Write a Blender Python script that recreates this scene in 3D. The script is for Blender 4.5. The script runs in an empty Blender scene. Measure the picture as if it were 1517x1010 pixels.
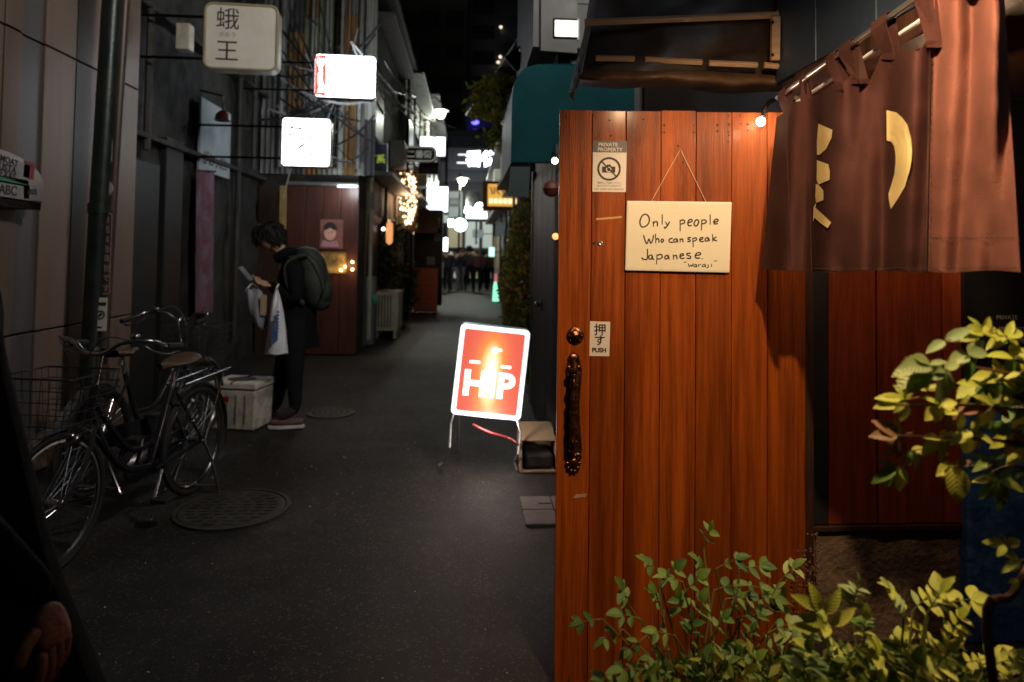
import bpy, bmesh, math, random
from math import sin, cos, pi, radians, sqrt, atan2
from mathutils import Vector, Matrix, noise
random.seed(7)
V = Vector
C = bpy.context.scene
COL = C.collection
# ------------------------------------------------------------------ camera
FPX, W0, H0 = 1011.0, 1517.0, 1010.0
CAM = V((0, 0, 1.5))
PITCH, YAW, ROLL = radians(2.0), radians(3.75), radians(0.75)
CX, CY = 758.5, 340.0                     # principal point of the (cropped) photograph, in its pixels
cam_d = bpy.data.cameras.new('camera'); cam = bpy.data.objects.new('camera', cam_d); COL.objects.link(cam); C.camera = cam
R = Matrix.Rotation(-YAW, 3, 'Z') @ Matrix.Rotation(radians(90) + PITCH, 3, 'X') @ Matrix.Rotation(ROLL, 3, 'Z')
cam.matrix_world = Matrix.Translation(CAM) @ R.to_4x4()
cam_d.sensor_width = 36; cam_d.lens = FPX / W0 * 36
cam_d.shift_x = 0; cam_d.shift_y = -(H0 / 2 - CY) / W0
cam_d.clip_start = .05; cam_d.clip_end = 400
cam_d.dof.use_dof = True; cam_d.dof.focus_distance = 2.3; cam_d.dof.aperture_fstop = 2.6
# ------------------------------------------------------------------ sky, moonless night glow, exposure
w = bpy.data.worlds.new('World'); C.world = w; w.use_nodes = True
nt = w.node_tree; bg = nt.nodes['Background']
sky = nt.nodes.new('ShaderNodeTexSky'); sky.sky_type = 'NISHITA'; sky.sun_disc = False
sky.sun_elevation = radians(35); sky.sun_rotation = radians(200)
hs = nt.nodes.new('ShaderNodeHueSaturation'); hs.inputs['Saturation'].default_value = .25
nt.links.new(sky.outputs[0], hs.inputs['Color']); nt.links.new(hs.outputs[0], bg.inputs[0]); bg.inputs[1].default_value = 0.0011
sd = bpy.data.lights.new('moon', 'SUN'); sd.energy = .012; sd.angle = radians(8); sd.color = (.8, .85, 1)
so = bpy.data.objects.new('moon', sd); COL.objects.link(so); so.rotation_euler = (radians(40), radians(-22), radians(160))
C.view_settings.view_transform = 'Standard'; C.view_settings.look = 'None'
C.view_settings.exposure = 0; C.view_settings.gamma = 1; C.view_settings.use_curve_mapping = False
C.render.engine = 'CYCLES'; C.cycles.use_denoising = True
C.cycles.max_bounces = 6; C.cycles.diffuse_bounces = 3; C.cycles.glossy_bounces = 3
C.cycles.sample_clamp_indirect = 4; C.cycles.caustics_reflective = False; C.cycles.caustics_refractive = False

# ------------------------------------------------------------------ rays through photograph pixels
def ray(px, py): return (R @ V(((px - CX) / FPX, (CY - py) / FPX, -1.0)))
def at(px, py, Y): d = ray(px, py); return CAM + d * (Y / d.y)
def onx(px, py, X): d = ray(px, py); return CAM + d * (X / d.x)
def gnd(px, py, z=0.0): d = ray(px, py); return CAM + d * ((z - 1.5) / d.z)
# ------------------------------------------------------------------ materials
MATS = {}
def mat(name, col, rough=.7, metal=0, var=.25, scale=6, bump=0, bscale=40, stretch=(1, 1, 1), dirt=None, dscale=2, dirt_amt=.5,
        spec=.5, coat=0, trans=0, alpha=1, sss=0, coords='Object', ovar=0):
    if name in MATS: return MATS[name]
    m = bpy.data.materials.new(name); m.use_nodes = True; MATS[name] = m
    n = m.node_tree.nodes; l = m.node_tree.links; b = n['Principled BSDF']
    b.inputs['Roughness'].default_value = rough; b.inputs['Metallic'].default_value = metal
    b.inputs['Specular IOR Level'].default_value = spec; b.inputs['Coat Weight'].default_value = coat
    b.inputs['Coat Roughness'].default_value = .15
    b.inputs['Transmission Weight'].default_value = trans; b.inputs['Alpha'].default_value = alpha
    tc = n.new('ShaderNodeTexCoord'); mp = n.new('ShaderNodeMapping'); mp.inputs['Scale'].default_value = stretch
    l.new(tc.outputs[coords], mp.inputs[0])
    oi = n.new('ShaderNodeObjectInfo'); add = n.new('ShaderNodeVectorMath'); add.operation = 'MULTIPLY_ADD'
    add.inputs[1].default_value = (9, 13, 7)
    l.new(oi.outputs['Random'], add.inputs[0]); l.new(mp.outputs[0], add.inputs[2])
    t = n.new('ShaderNodeTexNoise'); t.inputs['Scale'].default_value = scale; t.inputs['Detail'].default_value = 6
    t.inputs['Roughness'].default_value = .65
    l.new(add.outputs[0], t.inputs['Vector'])
    cr = n.new('ShaderNodeValToRGB'); cr.color_ramp.elements[0].position = .3; cr.color_ramp.elements[1].position = .72
    cr.color_ramp.elements[0].color = tuple(c * (1 - var) for c in col) + (1,)
    cr.color_ramp.elements[1].color = tuple(min(1, c * (1 + var)) for c in col) + (1,)
    l.new(t.outputs[0], cr.inputs[0]); out = cr.outputs[0]
    if dirt:
        t2 = n.new('ShaderNodeTexNoise'); t2.inputs['Scale'].default_value = dscale; t2.inputs['Detail'].default_value = 8
        t2.inputs['Roughness'].default_value = .75
        l.new(add.outputs[0], t2.inputs['Vector'])
        r2 = n.new('ShaderNodeValToRGB'); r2.color_ramp.elements[0].position = .48; r2.color_ramp.elements[1].position = .62
        ml = n.new('ShaderNodeMath'); ml.operation = 'MULTIPLY'; ml.inputs[1].default_value = dirt_amt
        l.new(t2.outputs[0], r2.inputs[0]); l.new(r2.outputs[0], ml.inputs[0])
        mx = n.new('ShaderNodeMix'); mx.data_type = 'RGBA'
        l.new(ml.outputs[0], mx.inputs[0]); l.new(out, mx.inputs[6]); mx.inputs[7].default_value = tuple(dirt) + (1,)
        out = mx.outputs[2]
    if ovar:
        mo = n.new('ShaderNodeMapRange'); mo.inputs[3].default_value = 1 - ovar; mo.inputs[4].default_value = 1 + ovar; l.new(oi.outputs['Random'], mo.inputs[0])
        vm = n.new('ShaderNodeVectorMath'); vm.operation = 'SCALE'; l.new(out, vm.inputs[0]); l.new(mo.outputs[0], vm.inputs['Scale']); out = vm.outputs[0]
    l.new(out, b.inputs['Base Color'])
    mr = n.new('ShaderNodeMapRange'); mr.inputs[3].default_value = max(.03, rough - .12); mr.inputs[4].default_value = min(1, rough + .12)
    l.new(t.outputs[0], mr.inputs[0]); l.new(mr.outputs[0], b.inputs['Roughness'])
    if bump:
        t3 = n.new('ShaderNodeTexNoise'); t3.inputs['Scale'].default_value = bscale; t3.inputs['Detail'].default_value = 5
        l.new(add.outputs[0], t3.inputs['Vector'])
        bp = n.new('ShaderNodeBump'); bp.inputs['Strength'].default_value = bump; bp.inputs['Distance'].default_value = .01
        l.new(t3.outputs[0], bp.inputs['Height']); l.new(bp.outputs[0], b.inputs['Normal'])
    return m
def emis(name, col, s, sample=True, tint=None):
    if name in MATS: return MATS[name]
    m = bpy.data.materials.new(name); m.use_nodes = True; MATS[name] = m
    n = m.node_tree.nodes; b = n['Principled BSDF']
    b.inputs['Base Color'].default_value = tuple(c * .7 for c in col) + (1,)
    b.inputs['Emission Color'].default_value = tuple(col) + (1,); b.inputs['Emission Strength'].default_value = s
    b.inputs['Roughness'].default_value = .4
    if not sample: m.cycles.emission_sampling = 'NONE'
    return m
def translucent(m, f=.4):
    n = m.node_tree.nodes; l = m.node_tree.links; b = n['Principled BSDF']; t = n.new('ShaderNodeBsdfTranslucent'); x = n.new('ShaderNodeMixShader'); x.inputs[0].default_value = f
    s = b.inputs['Base Color'].links[0].from_socket; l.new(s, t.inputs[0]); l.new(b.outputs[0], x.inputs[1]); l.new(t.outputs[0], x.inputs[2]); l.new(x.outputs[0], n['Material Output'].inputs[0]); return m
# ------------------------------------------------------------------ mesh builder
class MB:
    def __init__(s): s.v = []; s.f = []; s.m = []
    def add(s, vs, fs, mi=0, M=None):
        o = len(s.v); s.v += [(M @ V(p)) if M is not None else V(p) for p in vs]
        s.f += [tuple(i + o for i in f) for f in fs]; s.m += [mi] * len(fs); return s
    def box(s, c, size, M=None, mi=0):
        x, y, z = [q / 2 for q in size]; c = V(c)
        vs = [c + V((a * x, b * y, d * z)) for a in (-1, 1) for b in (-1, 1) for d in (-1, 1)]
        return s.add(vs, [(0, 1, 3, 2), (4, 6, 7, 5), (0, 4, 5, 1), (2, 3, 7, 6), (0, 2, 6, 4), (1, 5, 7, 3)], mi, M)
    def bb(s, x0, x1, y0, y1, z0, z1, mi=0, M=None): return s.box(((x0 + x1) / 2, (y0 + y1) / 2, (z0 + z1) / 2), (x1 - x0, y1 - y0, z1 - z0), M, mi)
    def tube(s, pts, r, n=8, mi=0, cap=True, closed=False, M=None):
        pts = [V(p) for p in pts]; k = len(pts); rs = r if isinstance(r, (list, tuple)) else [r] * k
        vs = []; up = None
        for i, p in enumerate(pts):
            if closed: t = pts[(i + 1) % k] - pts[i - 1]
            else: t = pts[min(i + 1, k - 1)] - pts[max(i - 1, 0)]
            t = t.normalized() if t.length > 1e-9 else V((0, 0, 1))
            if up is None: up = V((0, 0, 1)) if abs(t.z) < .9 else V((0, 1, 0))
            a = t.cross(up); a = a.normalized() if a.length > 1e-6 else t.orthogonal().normalized()
            b = a.cross(t).normalized(); up = b
            for j in range(n):
                q = 2 * pi * j / n; vs.append(p + (a * cos(q) + b * sin(q)) * rs[i])
        fs = []
        for i in range(k if closed else k - 1):
            for j in range(n):
                fs.append((i * n + j, i * n + (j + 1) % n, ((i + 1) % k) * n + (j + 1) % n, ((i + 1) % k) * n + j))
        if cap and not closed: fs += [tuple(range(n))[::-1], tuple(range((k - 1) * n, k * n))]
        return s.add(vs, fs, mi, M)
    def lathe(s, prof, n=20, M=None, mi=0):          # prof: (r, z) about local z
        vs = [(r * cos(2 * pi * j / n), r * sin(2 * pi * j / n), z) for r, z in prof for j in range(n)]
        fs = [(i * n + j, i * n + (j + 1) % n, (i + 1) * n + (j + 1) % n, (i + 1) * n + j) for i in range(len(prof) - 1) for j in range(n)]
        k = len(prof)
        if prof[0][0] > 1e-5: fs.append(tuple(range(n))[::-1])
        if prof[-1][0] > 1e-5: fs.append(tuple(range((k - 1) * n, k * n)))
        return s.add(vs, fs, mi, M)
    def prism(s, poly, z0, z1, M=None, mi=0):
        n = len(poly); vs = [(x, y, z0) for x, y in poly] + [(x, y, z1) for x, y in poly]
        return s.add(vs, [tuple(range(n))[::-1], tuple(range(n, 2 * n))] + [(i, (i + 1) % n, n + (i + 1) % n, n + i) for i in range(n)], mi, M)
    def grid(s, fn, nu, nv, mi=0, thick=0):
        vs = [fn(i / nu, j / nv) for i in range(nu + 1) for j in range(nv + 1)]
        fs = [(i * (nv + 1) + j, (i + 1) * (nv + 1) + j, (i + 1) * (nv + 1) + j + 1, i * (nv + 1) + j + 1) for i in range(nu) for j in range(nv)]
        return s.add(vs, fs, mi)
    def ball(s, c, r, n=12, k=8, mi=0, sc=(1, 1, 1), M=None):
        c = V(c); vs = [c + V((sc[0] * r * sin(pi * i / k) * cos(2 * pi * j / n), sc[1] * r * sin(pi * i / k) * sin(2 * pi * j / n), sc[2] * r * cos(pi * i / k))) for i in range(1, k) for j in range(n)]
        vs += [c + V((0, 0, r * sc[2])), c - V((0, 0, r * sc[2]))]; a = len(vs) - 2
        fs = [(i * n + j, (i + 1) * n + j, (i + 1) * n + (j + 1) % n, i * n + (j + 1) % n) for i in range(k - 2) for j in range(n)]
        fs += [(a, j, (j + 1) % n) for j in range(n)] + [(a + 1, (k - 2) * n + (j + 1) % n, (k - 2) * n + j) for j in range(n)]
        return s.add(vs, fs, mi, M)
def tomesh(name, mb, bev=0, smooth=False, solid=0):
    me = bpy.data.meshes.new(name); me.from_pydata([tuple(p) for p in mb.v], [], mb.f)
    me.polygons.foreach_set('material_index', mb.m)
    if bev or solid:
        bm = bmesh.new(); bm.from_mesh(me)
        if solid: bmesh.ops.solidify(bm, geom=bm.faces[:], thickness=solid)
        if bev:
            bmesh.ops.remove_doubles(bm, verts=bm.verts, dist=1e-5)
            es = [e for e in bm.edges if len(e.link_faces) == 2 and e.calc_face_angle(0) > .6]
            bmesh.ops.bevel(bm, geom=es, offset=bev, segments=2, affect='EDGES', profile=.5)
        bm.to_mesh(me); bm.free()
    if smooth:
        me.polygons.foreach_set('use_smooth', [True] * len(me.polygons))
        try: me.set_sharp_from_angle(angle=radians(40))
        except Exception: pass
    me.update(); return me
def link(name, me, mats, parent=None):
    o = bpy.data.objects.new(name, me); COL.objects.link(o)
    if mats is not None:
        for m in (mats if isinstance(mats, (list, tuple)) else [mats]): me.materials.append(m)
    if parent is not None: o.parent = parent
    return o
def wroot(o):
    p = V((0, 0, 0)); q = o
    while q is not None: p += q.location; q = q.parent
    return p
def obj(name, mb, m, parent=None, bev=0, smooth=False, solid=0, local=False):
    """one mesh object; geometry given in world space unless local; its origin goes to its base"""
    me = tomesh(name, mb, bev, smooth, solid) if isinstance(mb, MB) else mb
    o = link(name, me, m, parent)
    if not local and len(me.vertices):
        xs = [v.co for v in me.vertices]
        c = V(((min(p.x for p in xs) + max(p.x for p in xs)) / 2, (min(p.y for p in xs) + max(p.y for p in xs)) / 2, min(p.z for p in xs)))
        me.transform(Matrix.Translation(-c)); o.location = c - (wroot(parent) if parent is not None else V((0, 0, 0)))
    return o
def tag(o, label=None, cat=None, group=None, kind=None):
    if label: o['label'] = label
    if cat: o['category'] = cat
    if group: o['group'] = group
    if kind: o['kind'] = kind
    return o
def thing(name, label, cat, loc=(0, 0, 0), rz=0, group=None):
    o = bpy.data.objects.new(name, None); COL.objects.link(o); o.location = loc; o.rotation_euler = (0, 0, rz)
    o.empty_display_size = .1
    return tag(o, label, cat, group)
def struct(name, mb, m, parent=None, **k): o = obj(name, mb, m, parent, **k); o['kind'] = 'structure'; return o
def copy_tree(o, parent=None):
    c = o.copy(); COL.objects.link(c)
    if parent is not None: c.parent = parent
    for ch in [x for x in o.children]: copy_tree(ch, c)
    return c
def FR(o, x, y=None):                                   # frame from origin, x axis, y axis
    x = V(x).normalized(); y = V(y if y is not None else (0, 0, 1)); y = (y - x * y.dot(x)).normalized(); z = x.cross(y)
    return Matrix(((x.x, y.x, z.x, o[0]), (x.y, y.y, z.y, o[1]), (x.z, y.z, z.z, o[2]), (0, 0, 0, 1)))
def textmesh(s, size, M, ext=.001, bold=0, shear=0, spacing=1):
    cu = bpy.data.curves.new('lettering', 'FONT'); cu.body = s; cu.size = size; cu.align_x = 'CENTER'; cu.align_y = 'CENTER'
    cu.extrude = ext; cu.offset = bold; cu.shear = shear; cu.space_character = spacing; cu.resolution_u = 3
    t = bpy.data.objects.new('t', cu); COL.objects.link(t); dg = bpy.context.evaluated_depsgraph_get(); dg.update()
    me = bpy.data.meshes.new_from_object(t.evaluated_get(dg)); COL.objects.unlink(t); bpy.data.objects.remove(t)
    me.materials.clear()
    if len(me.vertices):                                # centre on the glyphs themselves
        xs = [v.co.x for v in me.vertices]; ys = [v.co.y for v in me.vertices]
        me.transform(Matrix.Translation((-(min(xs) + max(xs)) / 2, -(min(ys) + max(ys)) / 2, 0)))
    me.transform(M); return me
def lettering(s, size, M, m, parent, name='lettering', **k):
    return obj(name, textmesh(s, size, M, **k), m, parent)
def rrect(w, h, r, n=5, cx=0, cy=0):
    out = []
    for (sx, sy, a0) in ((1, 1, 0), (-1, 1, pi / 2), (-1, -1, pi), (1, -1, 3 * pi / 2)):
        for i in range(n + 1):
            a = a0 + pi / 2 * i / n; out.append((cx + sx * (w / 2 - r) + r * cos(a), cy + sy * (h / 2 - r) + r * sin(a)))
    return out
def ribbon(mb, pts2, wd, fn, mi=0):
    """flat stroke along px points mapped by fn(px,py)->world"""
    n = len(pts2)
    L = []
    for i in range(n):
        a = V(pts2[max(i - 1, 0)]); b = V(pts2[min(i + 1, n - 1)]); t = (b - a); t = t.normalized() if t.length > 1e-6 else V((1, 0))
        p = V(pts2[i]); nn = V((-t.y, t.x)); ww = wd / 2 * (0.75 if i in (0, n - 1) else 1)
        if i == 0: p = p - t * wd * .3
        if i == n - 1: p = p + t * wd * .3
        L.append((p + nn * ww, p - nn * ww))
    vs = [fn(*q) for pr in L for q in pr]
    mb.add(vs, [(2 * i, 2 * i + 1, 2 * i + 3, 2 * i + 2) for i in range(n - 1)], mi)
def smooth_path(pts, k=4):
    pts = [V(p) for p in pts]
    if len(pts) < 3: return pts
    out = []
    for i in range(len(pts) - 1):
        p0 = pts[max(i - 1, 0)]; p1 = pts[i]; p2 = pts[i + 1]; p3 = pts[min(i + 2, len(pts) - 1)]
        for j in range(k):
            t = j / k
            out.append(.5 * ((2 * p1) + (p2 - p0) * t + (2 * p0 - 5 * p1 + 4 * p2 - p3) * t * t + (3 * p1 - p0 - 3 * p2 + p3) * t ** 3))
    out.append(pts[-1]); return out
def flatpoly(pts, fn, sub=2):
    bm = bmesh.new(); vs = [bm.verts.new((x, y, 0)) for x, y in pts]; bm.faces.new(vs)
    bmesh.ops.triangulate(bm, faces=bm.faces[:])
    for _ in range(sub): bmesh.ops.subdivide_edges(bm, edges=bm.edges[:], cuts=1, use_grid_fill=True)
    bmesh.ops.triangulate(bm, faces=bm.faces[:])
    for v in bm.verts: v.co = fn(v.co.x, v.co.y)
    me = bpy.data.meshes.new('print'); bm.to_mesh(me); bm.free(); return me
# ------------------------------------------------------------------ materials used
ASPH = mat('asphalt', (.0175, .0140, .0115), .66, var=.55, scale=5, bump=.7, bscale=190, dirt=(.06, .055, .05), dscale=1.3, dirt_amt=.35, spec=.4)
def speckle(m, thr, col, sc):
    n = m.node_tree.nodes; l = m.node_tree.links; b = n['Principled BSDF']; s = b.inputs['Base Color'].links[0].from_socket
    tc = n.new('ShaderNodeTexCoord'); v = n.new('ShaderNodeTexVoronoi'); v.inputs['Scale'].default_value = sc; l.new(tc.outputs['Object'], v.inputs[0])
    lt = n.new('ShaderNodeMath'); lt.operation = 'LESS_THAN'; lt.inputs[1].default_value = thr; sp = n.new('ShaderNodeSeparateColor'); l.new(v.outputs['Color'], sp.inputs[0]); l.new(sp.outputs[0], lt.inputs[0])
    x = n.new('ShaderNodeMix'); x.data_type = 'RGBA'; l.new(lt.outputs[0], x.inputs[0]); l.new(s, x.inputs[6]); x.inputs[7].default_value = tuple(col) + (1,); l.new(x.outputs[2], b.inputs['Base Color'])
    # long dark stains and worn patches
    t = n.new('ShaderNodeTexNoise'); t.inputs['Scale'].default_value = 1.1; t.inputs['Detail'].default_value = 9; t.inputs['Roughness'].default_value = .7; l.new(tc.outputs['Object'], t.inputs[0])
    mr = n.new('ShaderNodeMapRange'); mr.inputs[1].default_value = .35; mr.inputs[2].default_value = .65; mr.inputs[3].default_value = .5; mr.inputs[4].default_value = 1.55; l.new(t.outputs[0], mr.inputs[0])
    vm = n.new('ShaderNodeVectorMath'); vm.operation = 'SCALE'; l.new(x.outputs[2], vm.inputs[0]); l.new(mr.outputs[0], vm.inputs['Scale']); l.new(vm.outputs[0], b.inputs['Base Color'])
speckle(ASPH, .07, (.080, .072, .063), 120)
DARKW = mat('sooty_mortar', (.028, .027, .025), .85, var=.6, scale=3, bump=.8, bscale=14, dirt=(.085, .085, .08), dscale=2.2)
BROWNP = mat('brown_metal_panel', (.175, .12, .092), .5, ovar=.12, var=.16, scale=2, stretch=(1, 3, .15), bump=.1, dirt=(.085, .07, .055), dscale=1.5, dirt_amt=.4)
BROWNQ = mat('grey_metal_panel', (.095, .085, .09), .45, var=.2, scale=2, stretch=(1, 3, .15), bump=.1)
SEAM = mat('dark_joint', (.012, .011, .01), .8)
GREENPOLE = mat('dark_green_steel', (.022, .035, .032), .38, .5, var=.3, bump=.15, dirt=(.05, .04, .03), dscale=6)
WOOD = mat('varnished_cedar', (.29, .060, .0055), .45, spec=.28, var=.55, scale=5, stretch=(7, 7, .30), bump=.45, bscale=26, dirt=(.095, .014, .0015), dscale=.9, dirt_amt=.75, coat=.08, ovar=.16)
REDWOOD = mat('red_brown_board', (.20, .035, .010), .42, var=.4, scale=7, stretch=(6, 6, .4), bump=.25, bscale=20, coat=.2, ovar=.2)
DKWOOD = mat('dark_stained_wood', (.045, .018, .010), .5, var=.5, scale=6, stretch=(5, 5, .5), bump=.3)
PALEWOOD = mat('pale_pine_batten', (.50, .30, .17), .55, var=.2, scale=12, stretch=(.6, 6, 6), bump=.2)
CONC = mat('rough_plinth_render', (.20, .135, .09), .9, var=.45, scale=16, bump=1.0, bscale=45, dirt=(.06, .045, .035), dscale=14)
NAVYP = mat('navy_metal_cladding', (.035, .055, .095), .42, .2, var=.25, scale=3, stretch=(1, 1, .3), bump=.12)
BLUEP = mat('rough_blue_paint', (.03, .12, .40), .55, var=.5, scale=5, bump=.9, bscale=22, dirt=(.09, .24, .60), dscale=9, dirt_amt=.6)
BLACK = mat('matt_black', (.012, .012, .013), .6)
GLOSSB = mat('gloss_black', (.012, .012, .014), .22, .2)
CANVAS = mat('dark_brown_canvas', (.042, .026, .018), .5, var=.4, scale=5, bump=.5, bscale=9)
CLOTH = mat('shaded_plum_cotton', (.064, .026, .023), .92, spec=.08, var=.2, scale=5, bump=.6, bscale=420, dirt=(.088, .039, .038), dscale=3, dirt_amt=.45)  # darker copy of the curtain cotton, shade put into its colour
CLOTHL = mat('lit_plum_cotton', (.185, .076, .060), .92, spec=.08, var=.18, scale=6, bump=.6, bscale=420)  # paler copy for the right panel, lamplight put into its colour
CREAM = mat('cream_print', (.92, .76, .34), .7, var=.06, scale=20)
THREAD = mat('dark_stitching', (.05, .025, .02), .9)
BOARDW = mat('whiteboard_laminate', (.80, .74, .58), .35, var=.03)
BOARDR = mat('whiteboard_rim', (.80, .76, .66), .4, var=.05)
INK = mat('marker_ink', (.025, .018, .018), .6)
STICK = mat('sticker_paper', (.72, .66, .60), .5, var=.05)
STICKD = mat('sticker_navy', (.02, .022, .045), .45)
AGED = mat('aged_bronze', (.20, .095, .055), .30, .95, var=.7, scale=30, bump=.4, bscale=60)
IRON = mat('black_iron', (.02, .014, .011), .28, .75, var=.4, bump=.4, bscale=60)
STEEL = mat('brushed_steel', (.45, .47, .50), .3, .9, var=.1)
CHROME = mat('chrome', (.42, .43, .45), .22, 1, var=.05)
RUBBER = mat('rubber', (.012, .012, .012), .7)
TEAL = mat('teal_awning_cloth', (.004, .030, .036), .95, spec=.08, var=.2, scale=4, bump=.3, bscale=30)
TEALD = mat('dark_awning_lining', (.025, .035, .035), .8)
GREYM = mat('grey_painted_metal', (.17, .17, .165), .5, .2, var=.3, dirt=(.08, .07, .06), dscale=5)
OFFW = mat('aged_off_white_plastic', (.56, .54, .46), .5, var=.1, dirt=(.34, .28, .18), dscale=5, dirt_amt=.5)
CORR = [mat('sheet_' + n, c, .55, .3, var=.3, scale=3, stretch=(1, 1, .25), dirt=d, dscale=3, dirt_amt=.7) for n, c, d in (
    ('grey', (.20, .20, .20), (.08, .06, .05)), ('pale', (.36, .37, .34), (.16, .11, .07)), ('mossy', (.22, .25, .17), (.10, .08, .05)),
    ('rust', (.22, .13, .05), (.09, .04, .02)), ('dark', (.07, .07, .075), (.04, .03, .03)))]
FOAM = mat('dirty_polystyrene', (.66, .61, .52), .8, var=.12, scale=8, bump=.3, dirt=(.22, .16, .11), dscale=5, dirt_amt=.7)
CARD = mat('cardboard', (.36, .25, .15), .85, var=.15, bump=.2)
CABLE = mat('cable_black', (.015, .015, .016), .5)
CABLER = mat('cable_red', (.18, .01, .012), .45)
CABLEG = mat('cable_grey', (.22, .22, .22), .6)
CONCRETE = mat('cast_concrete', (.16, .15, .14), .85, var=.35, bump=.5, bscale=50, dirt=(.07, .06, .055), dscale=4)
CAST = mat('cast_iron_cover', (.05, .045, .040), .6, .2, var=.3, bump=.5, dirt=(.075, .068, .06), dscale=6)
FOLW = mat('far_concrete', (.10, .095, .09), .85, var=.3, scale=2)
GLASSD = mat('dark_window_glass', (.02, .025, .03), .12, var=.2)
WHITEF = emis('far_lightbox_white', (.88, .94, 1), 3.2)
WHITEL = emis('cool_lightbox_white', (.86, .93, 1), 9.0)
WARMG = emis('warm_bulb', (1, .72, .42), 60)
# ------------------------------------------------------------------ ground
random.seed(11)
mb = MB()
def gz(x, y): return 0.006 * noise.noise(V((x * .8, y * .8, 0)))
struct('ground', MB().add([(-90, -30, -.02), (90, -30, -.02), (90, 160, -.02), (-90, 160, -.02)], [(0, 1, 2, 3)]), CONCRETE)
struct('road', MB().grid(lambda u, v: V((-6 + 12 * u, -2 + 42 * v, gz(-6 + 12 * u, -2 + 42 * v))), 60, 200), ASPH, smooth=True)
# a band of darker patched asphalt across the alley
lit = MB()
for i in range(420):
    y = random.uniform(1.6, 9) if i < 330 else random.uniform(4, 16); x = random.uniform(-2.4, .6)
    s = random.choice([.003, .004, .005, .007]) ; a = random.random() * 3
    z = gz(x, y) + .006
    lit.add([(x + s * cos(a), y + s * sin(a), z), (x + s * cos(a + 2), y + s * sin(a + 2), z + s * .5), (x + s * cos(a + 4), y + s * sin(a + 4), z)], [(0, 1, 2)])
o = obj('litter', lit, mat('pale_grit', (.5, .47, .42), .7, var=.5, scale=90)); tag(o, 'tiny pale grit and litter specks scattered over the dark asphalt', 'grit', kind='stuff')
def manhole(px, py, r, label):
    c = gnd(px, py); t = thing('manhole_cover', label, 'manhole cover', (c.x, c.y, gz(c.x, c.y)), group='round covers let into the alley')
    h = .012
    obj('ring', MB().lathe([(r * 1.10, -.012), (r * 1.10, h), (r * 1.02, h), (r * 1.02, -.01)], 48), CAST, t, local=True)
    m2 = MB().lathe([(r, -.01), (r, h - .003), (r * .93, h), (0.0001, h)], 48)
    for k in range(-5, 6):
        L = sqrt(max(0, .8 * r * r - (k * r / 6) ** 2)); nn = max(1, int(L * 2 / (r / 4)))
        for q in range(nn): m2.box((-L + (q + .5) * 2 * L / nn, k * r / 6, h + .001), (1.2 * L / nn, r / 12, .005))
    obj('cover', m2, CAST, t, local=True)
manhole(345, 755, .29, 'round iron manhole cover beside the parked bicycle')
manhole(490, 612, .20, 'smaller faint manhole cover ahead of the standing person')
c0, c1 = gnd(762, 724), gnd(830, 780)
t = thing('drain_slab', 'pale concrete drain slab in the ground by the wooden door', 'drain cover', (c0.x + .2, (c0.y + c1.y) / 2, 0))
for i in range(2):
    for j in range(2):
        x0 = c0.x + .02 + i * .19; y0 = c1.y + j * .22
        obj('slab', MB().bb(x0, x0 + .184, y0, y0 + .214, -.02, .016), mat('pale_slab', (.17, .14, .135), .8, var=.2, bump=.4), t, bev=.006)
obj('slot', MB().bb(c0.x + .12, c0.x + .20, (c0.y + c1.y) / 2 - .006, (c0.y + c1.y) / 2 + .006, .0165, .019), BLACK, t)
# ------------------------------------------------------------------ the bar with the wooden door (right)
bar = thing('bar_building', 'dark bar building with navy cladding behind the plum curtain', 'building', (2.2, 1.5, 0))
XB = 1.16
obj('wall', MB().bb(XB + .03, 5, -1.5, 2.62, 2.16, 5.2), DKWOOD, bar)
ys = [-.6, .35, .9, 1.42, 1.86, 2.2, 2.50]
for i in range(len(ys) - 1):
    for z0, z1 in ((2.16, 3.3), (3.31, 4.5)):
        obj('panel', MB().bb(XB, XB + .028, ys[i] + .004, ys[i + 1] - .004, z0, z1 - .01), NAVYP, bar, bev=.003)
# threshold wall seen under the curtain, facing the viewer, on a rendered plinth
Yp = 2.62
pxs = [1190, 1228, 1300, 1352, 1398, 1436, 1500]
for i in range(len(pxs) - 1):
    a = at(pxs[i], 600, Yp).x; b = at(pxs[i + 1], 600, Yp).x
    obj('board', MB().bb(a + .002, b - .002, Yp + (.006 if i % 2 else 0), Yp + .03, .455, 2.15), BLACK if i == 0 else REDWOOD, bar, bev=.003)
obj('sill', MB().bb(1.34, 2.4, Yp - .008, Yp + .03, .43, .452), DKWOOD, bar, bev=.004)
obj('plinth', MB().grid(lambda u, v: V((1.30 + 1.0 * u, Yp + .012 + .008 * noise.noise(V((u * 12, v * 6, 1))), .43 * v)), 40, 18), CONC, bar, smooth=True)
obj('wall', MB().bb(1.28, 5, Yp + .035, 4.9, 0, 5.2), DKWOOD, bar)
obj('eave', MB().bb(.9, 3, 2.7, 4.9, 4.5, 4.65), GREYM, bar)
# door post behind the hinge
p = at(1200, 600, 2.40)
obj('door_post', MB().bb(1.165, 1.235, 2.36, 2.46, 0, 2.15), DKWOOD, bar, bev=.004)
obj('door_post', MB().bb(1.165, 1.235, .2, .3, 0, 2.15), DKWOOD, bar, bev=.004)
obj('lintel', MB().bb(1.165, 1.235, .3, 2.36, 2.08, 2.158), DKWOOD, bar)
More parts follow.
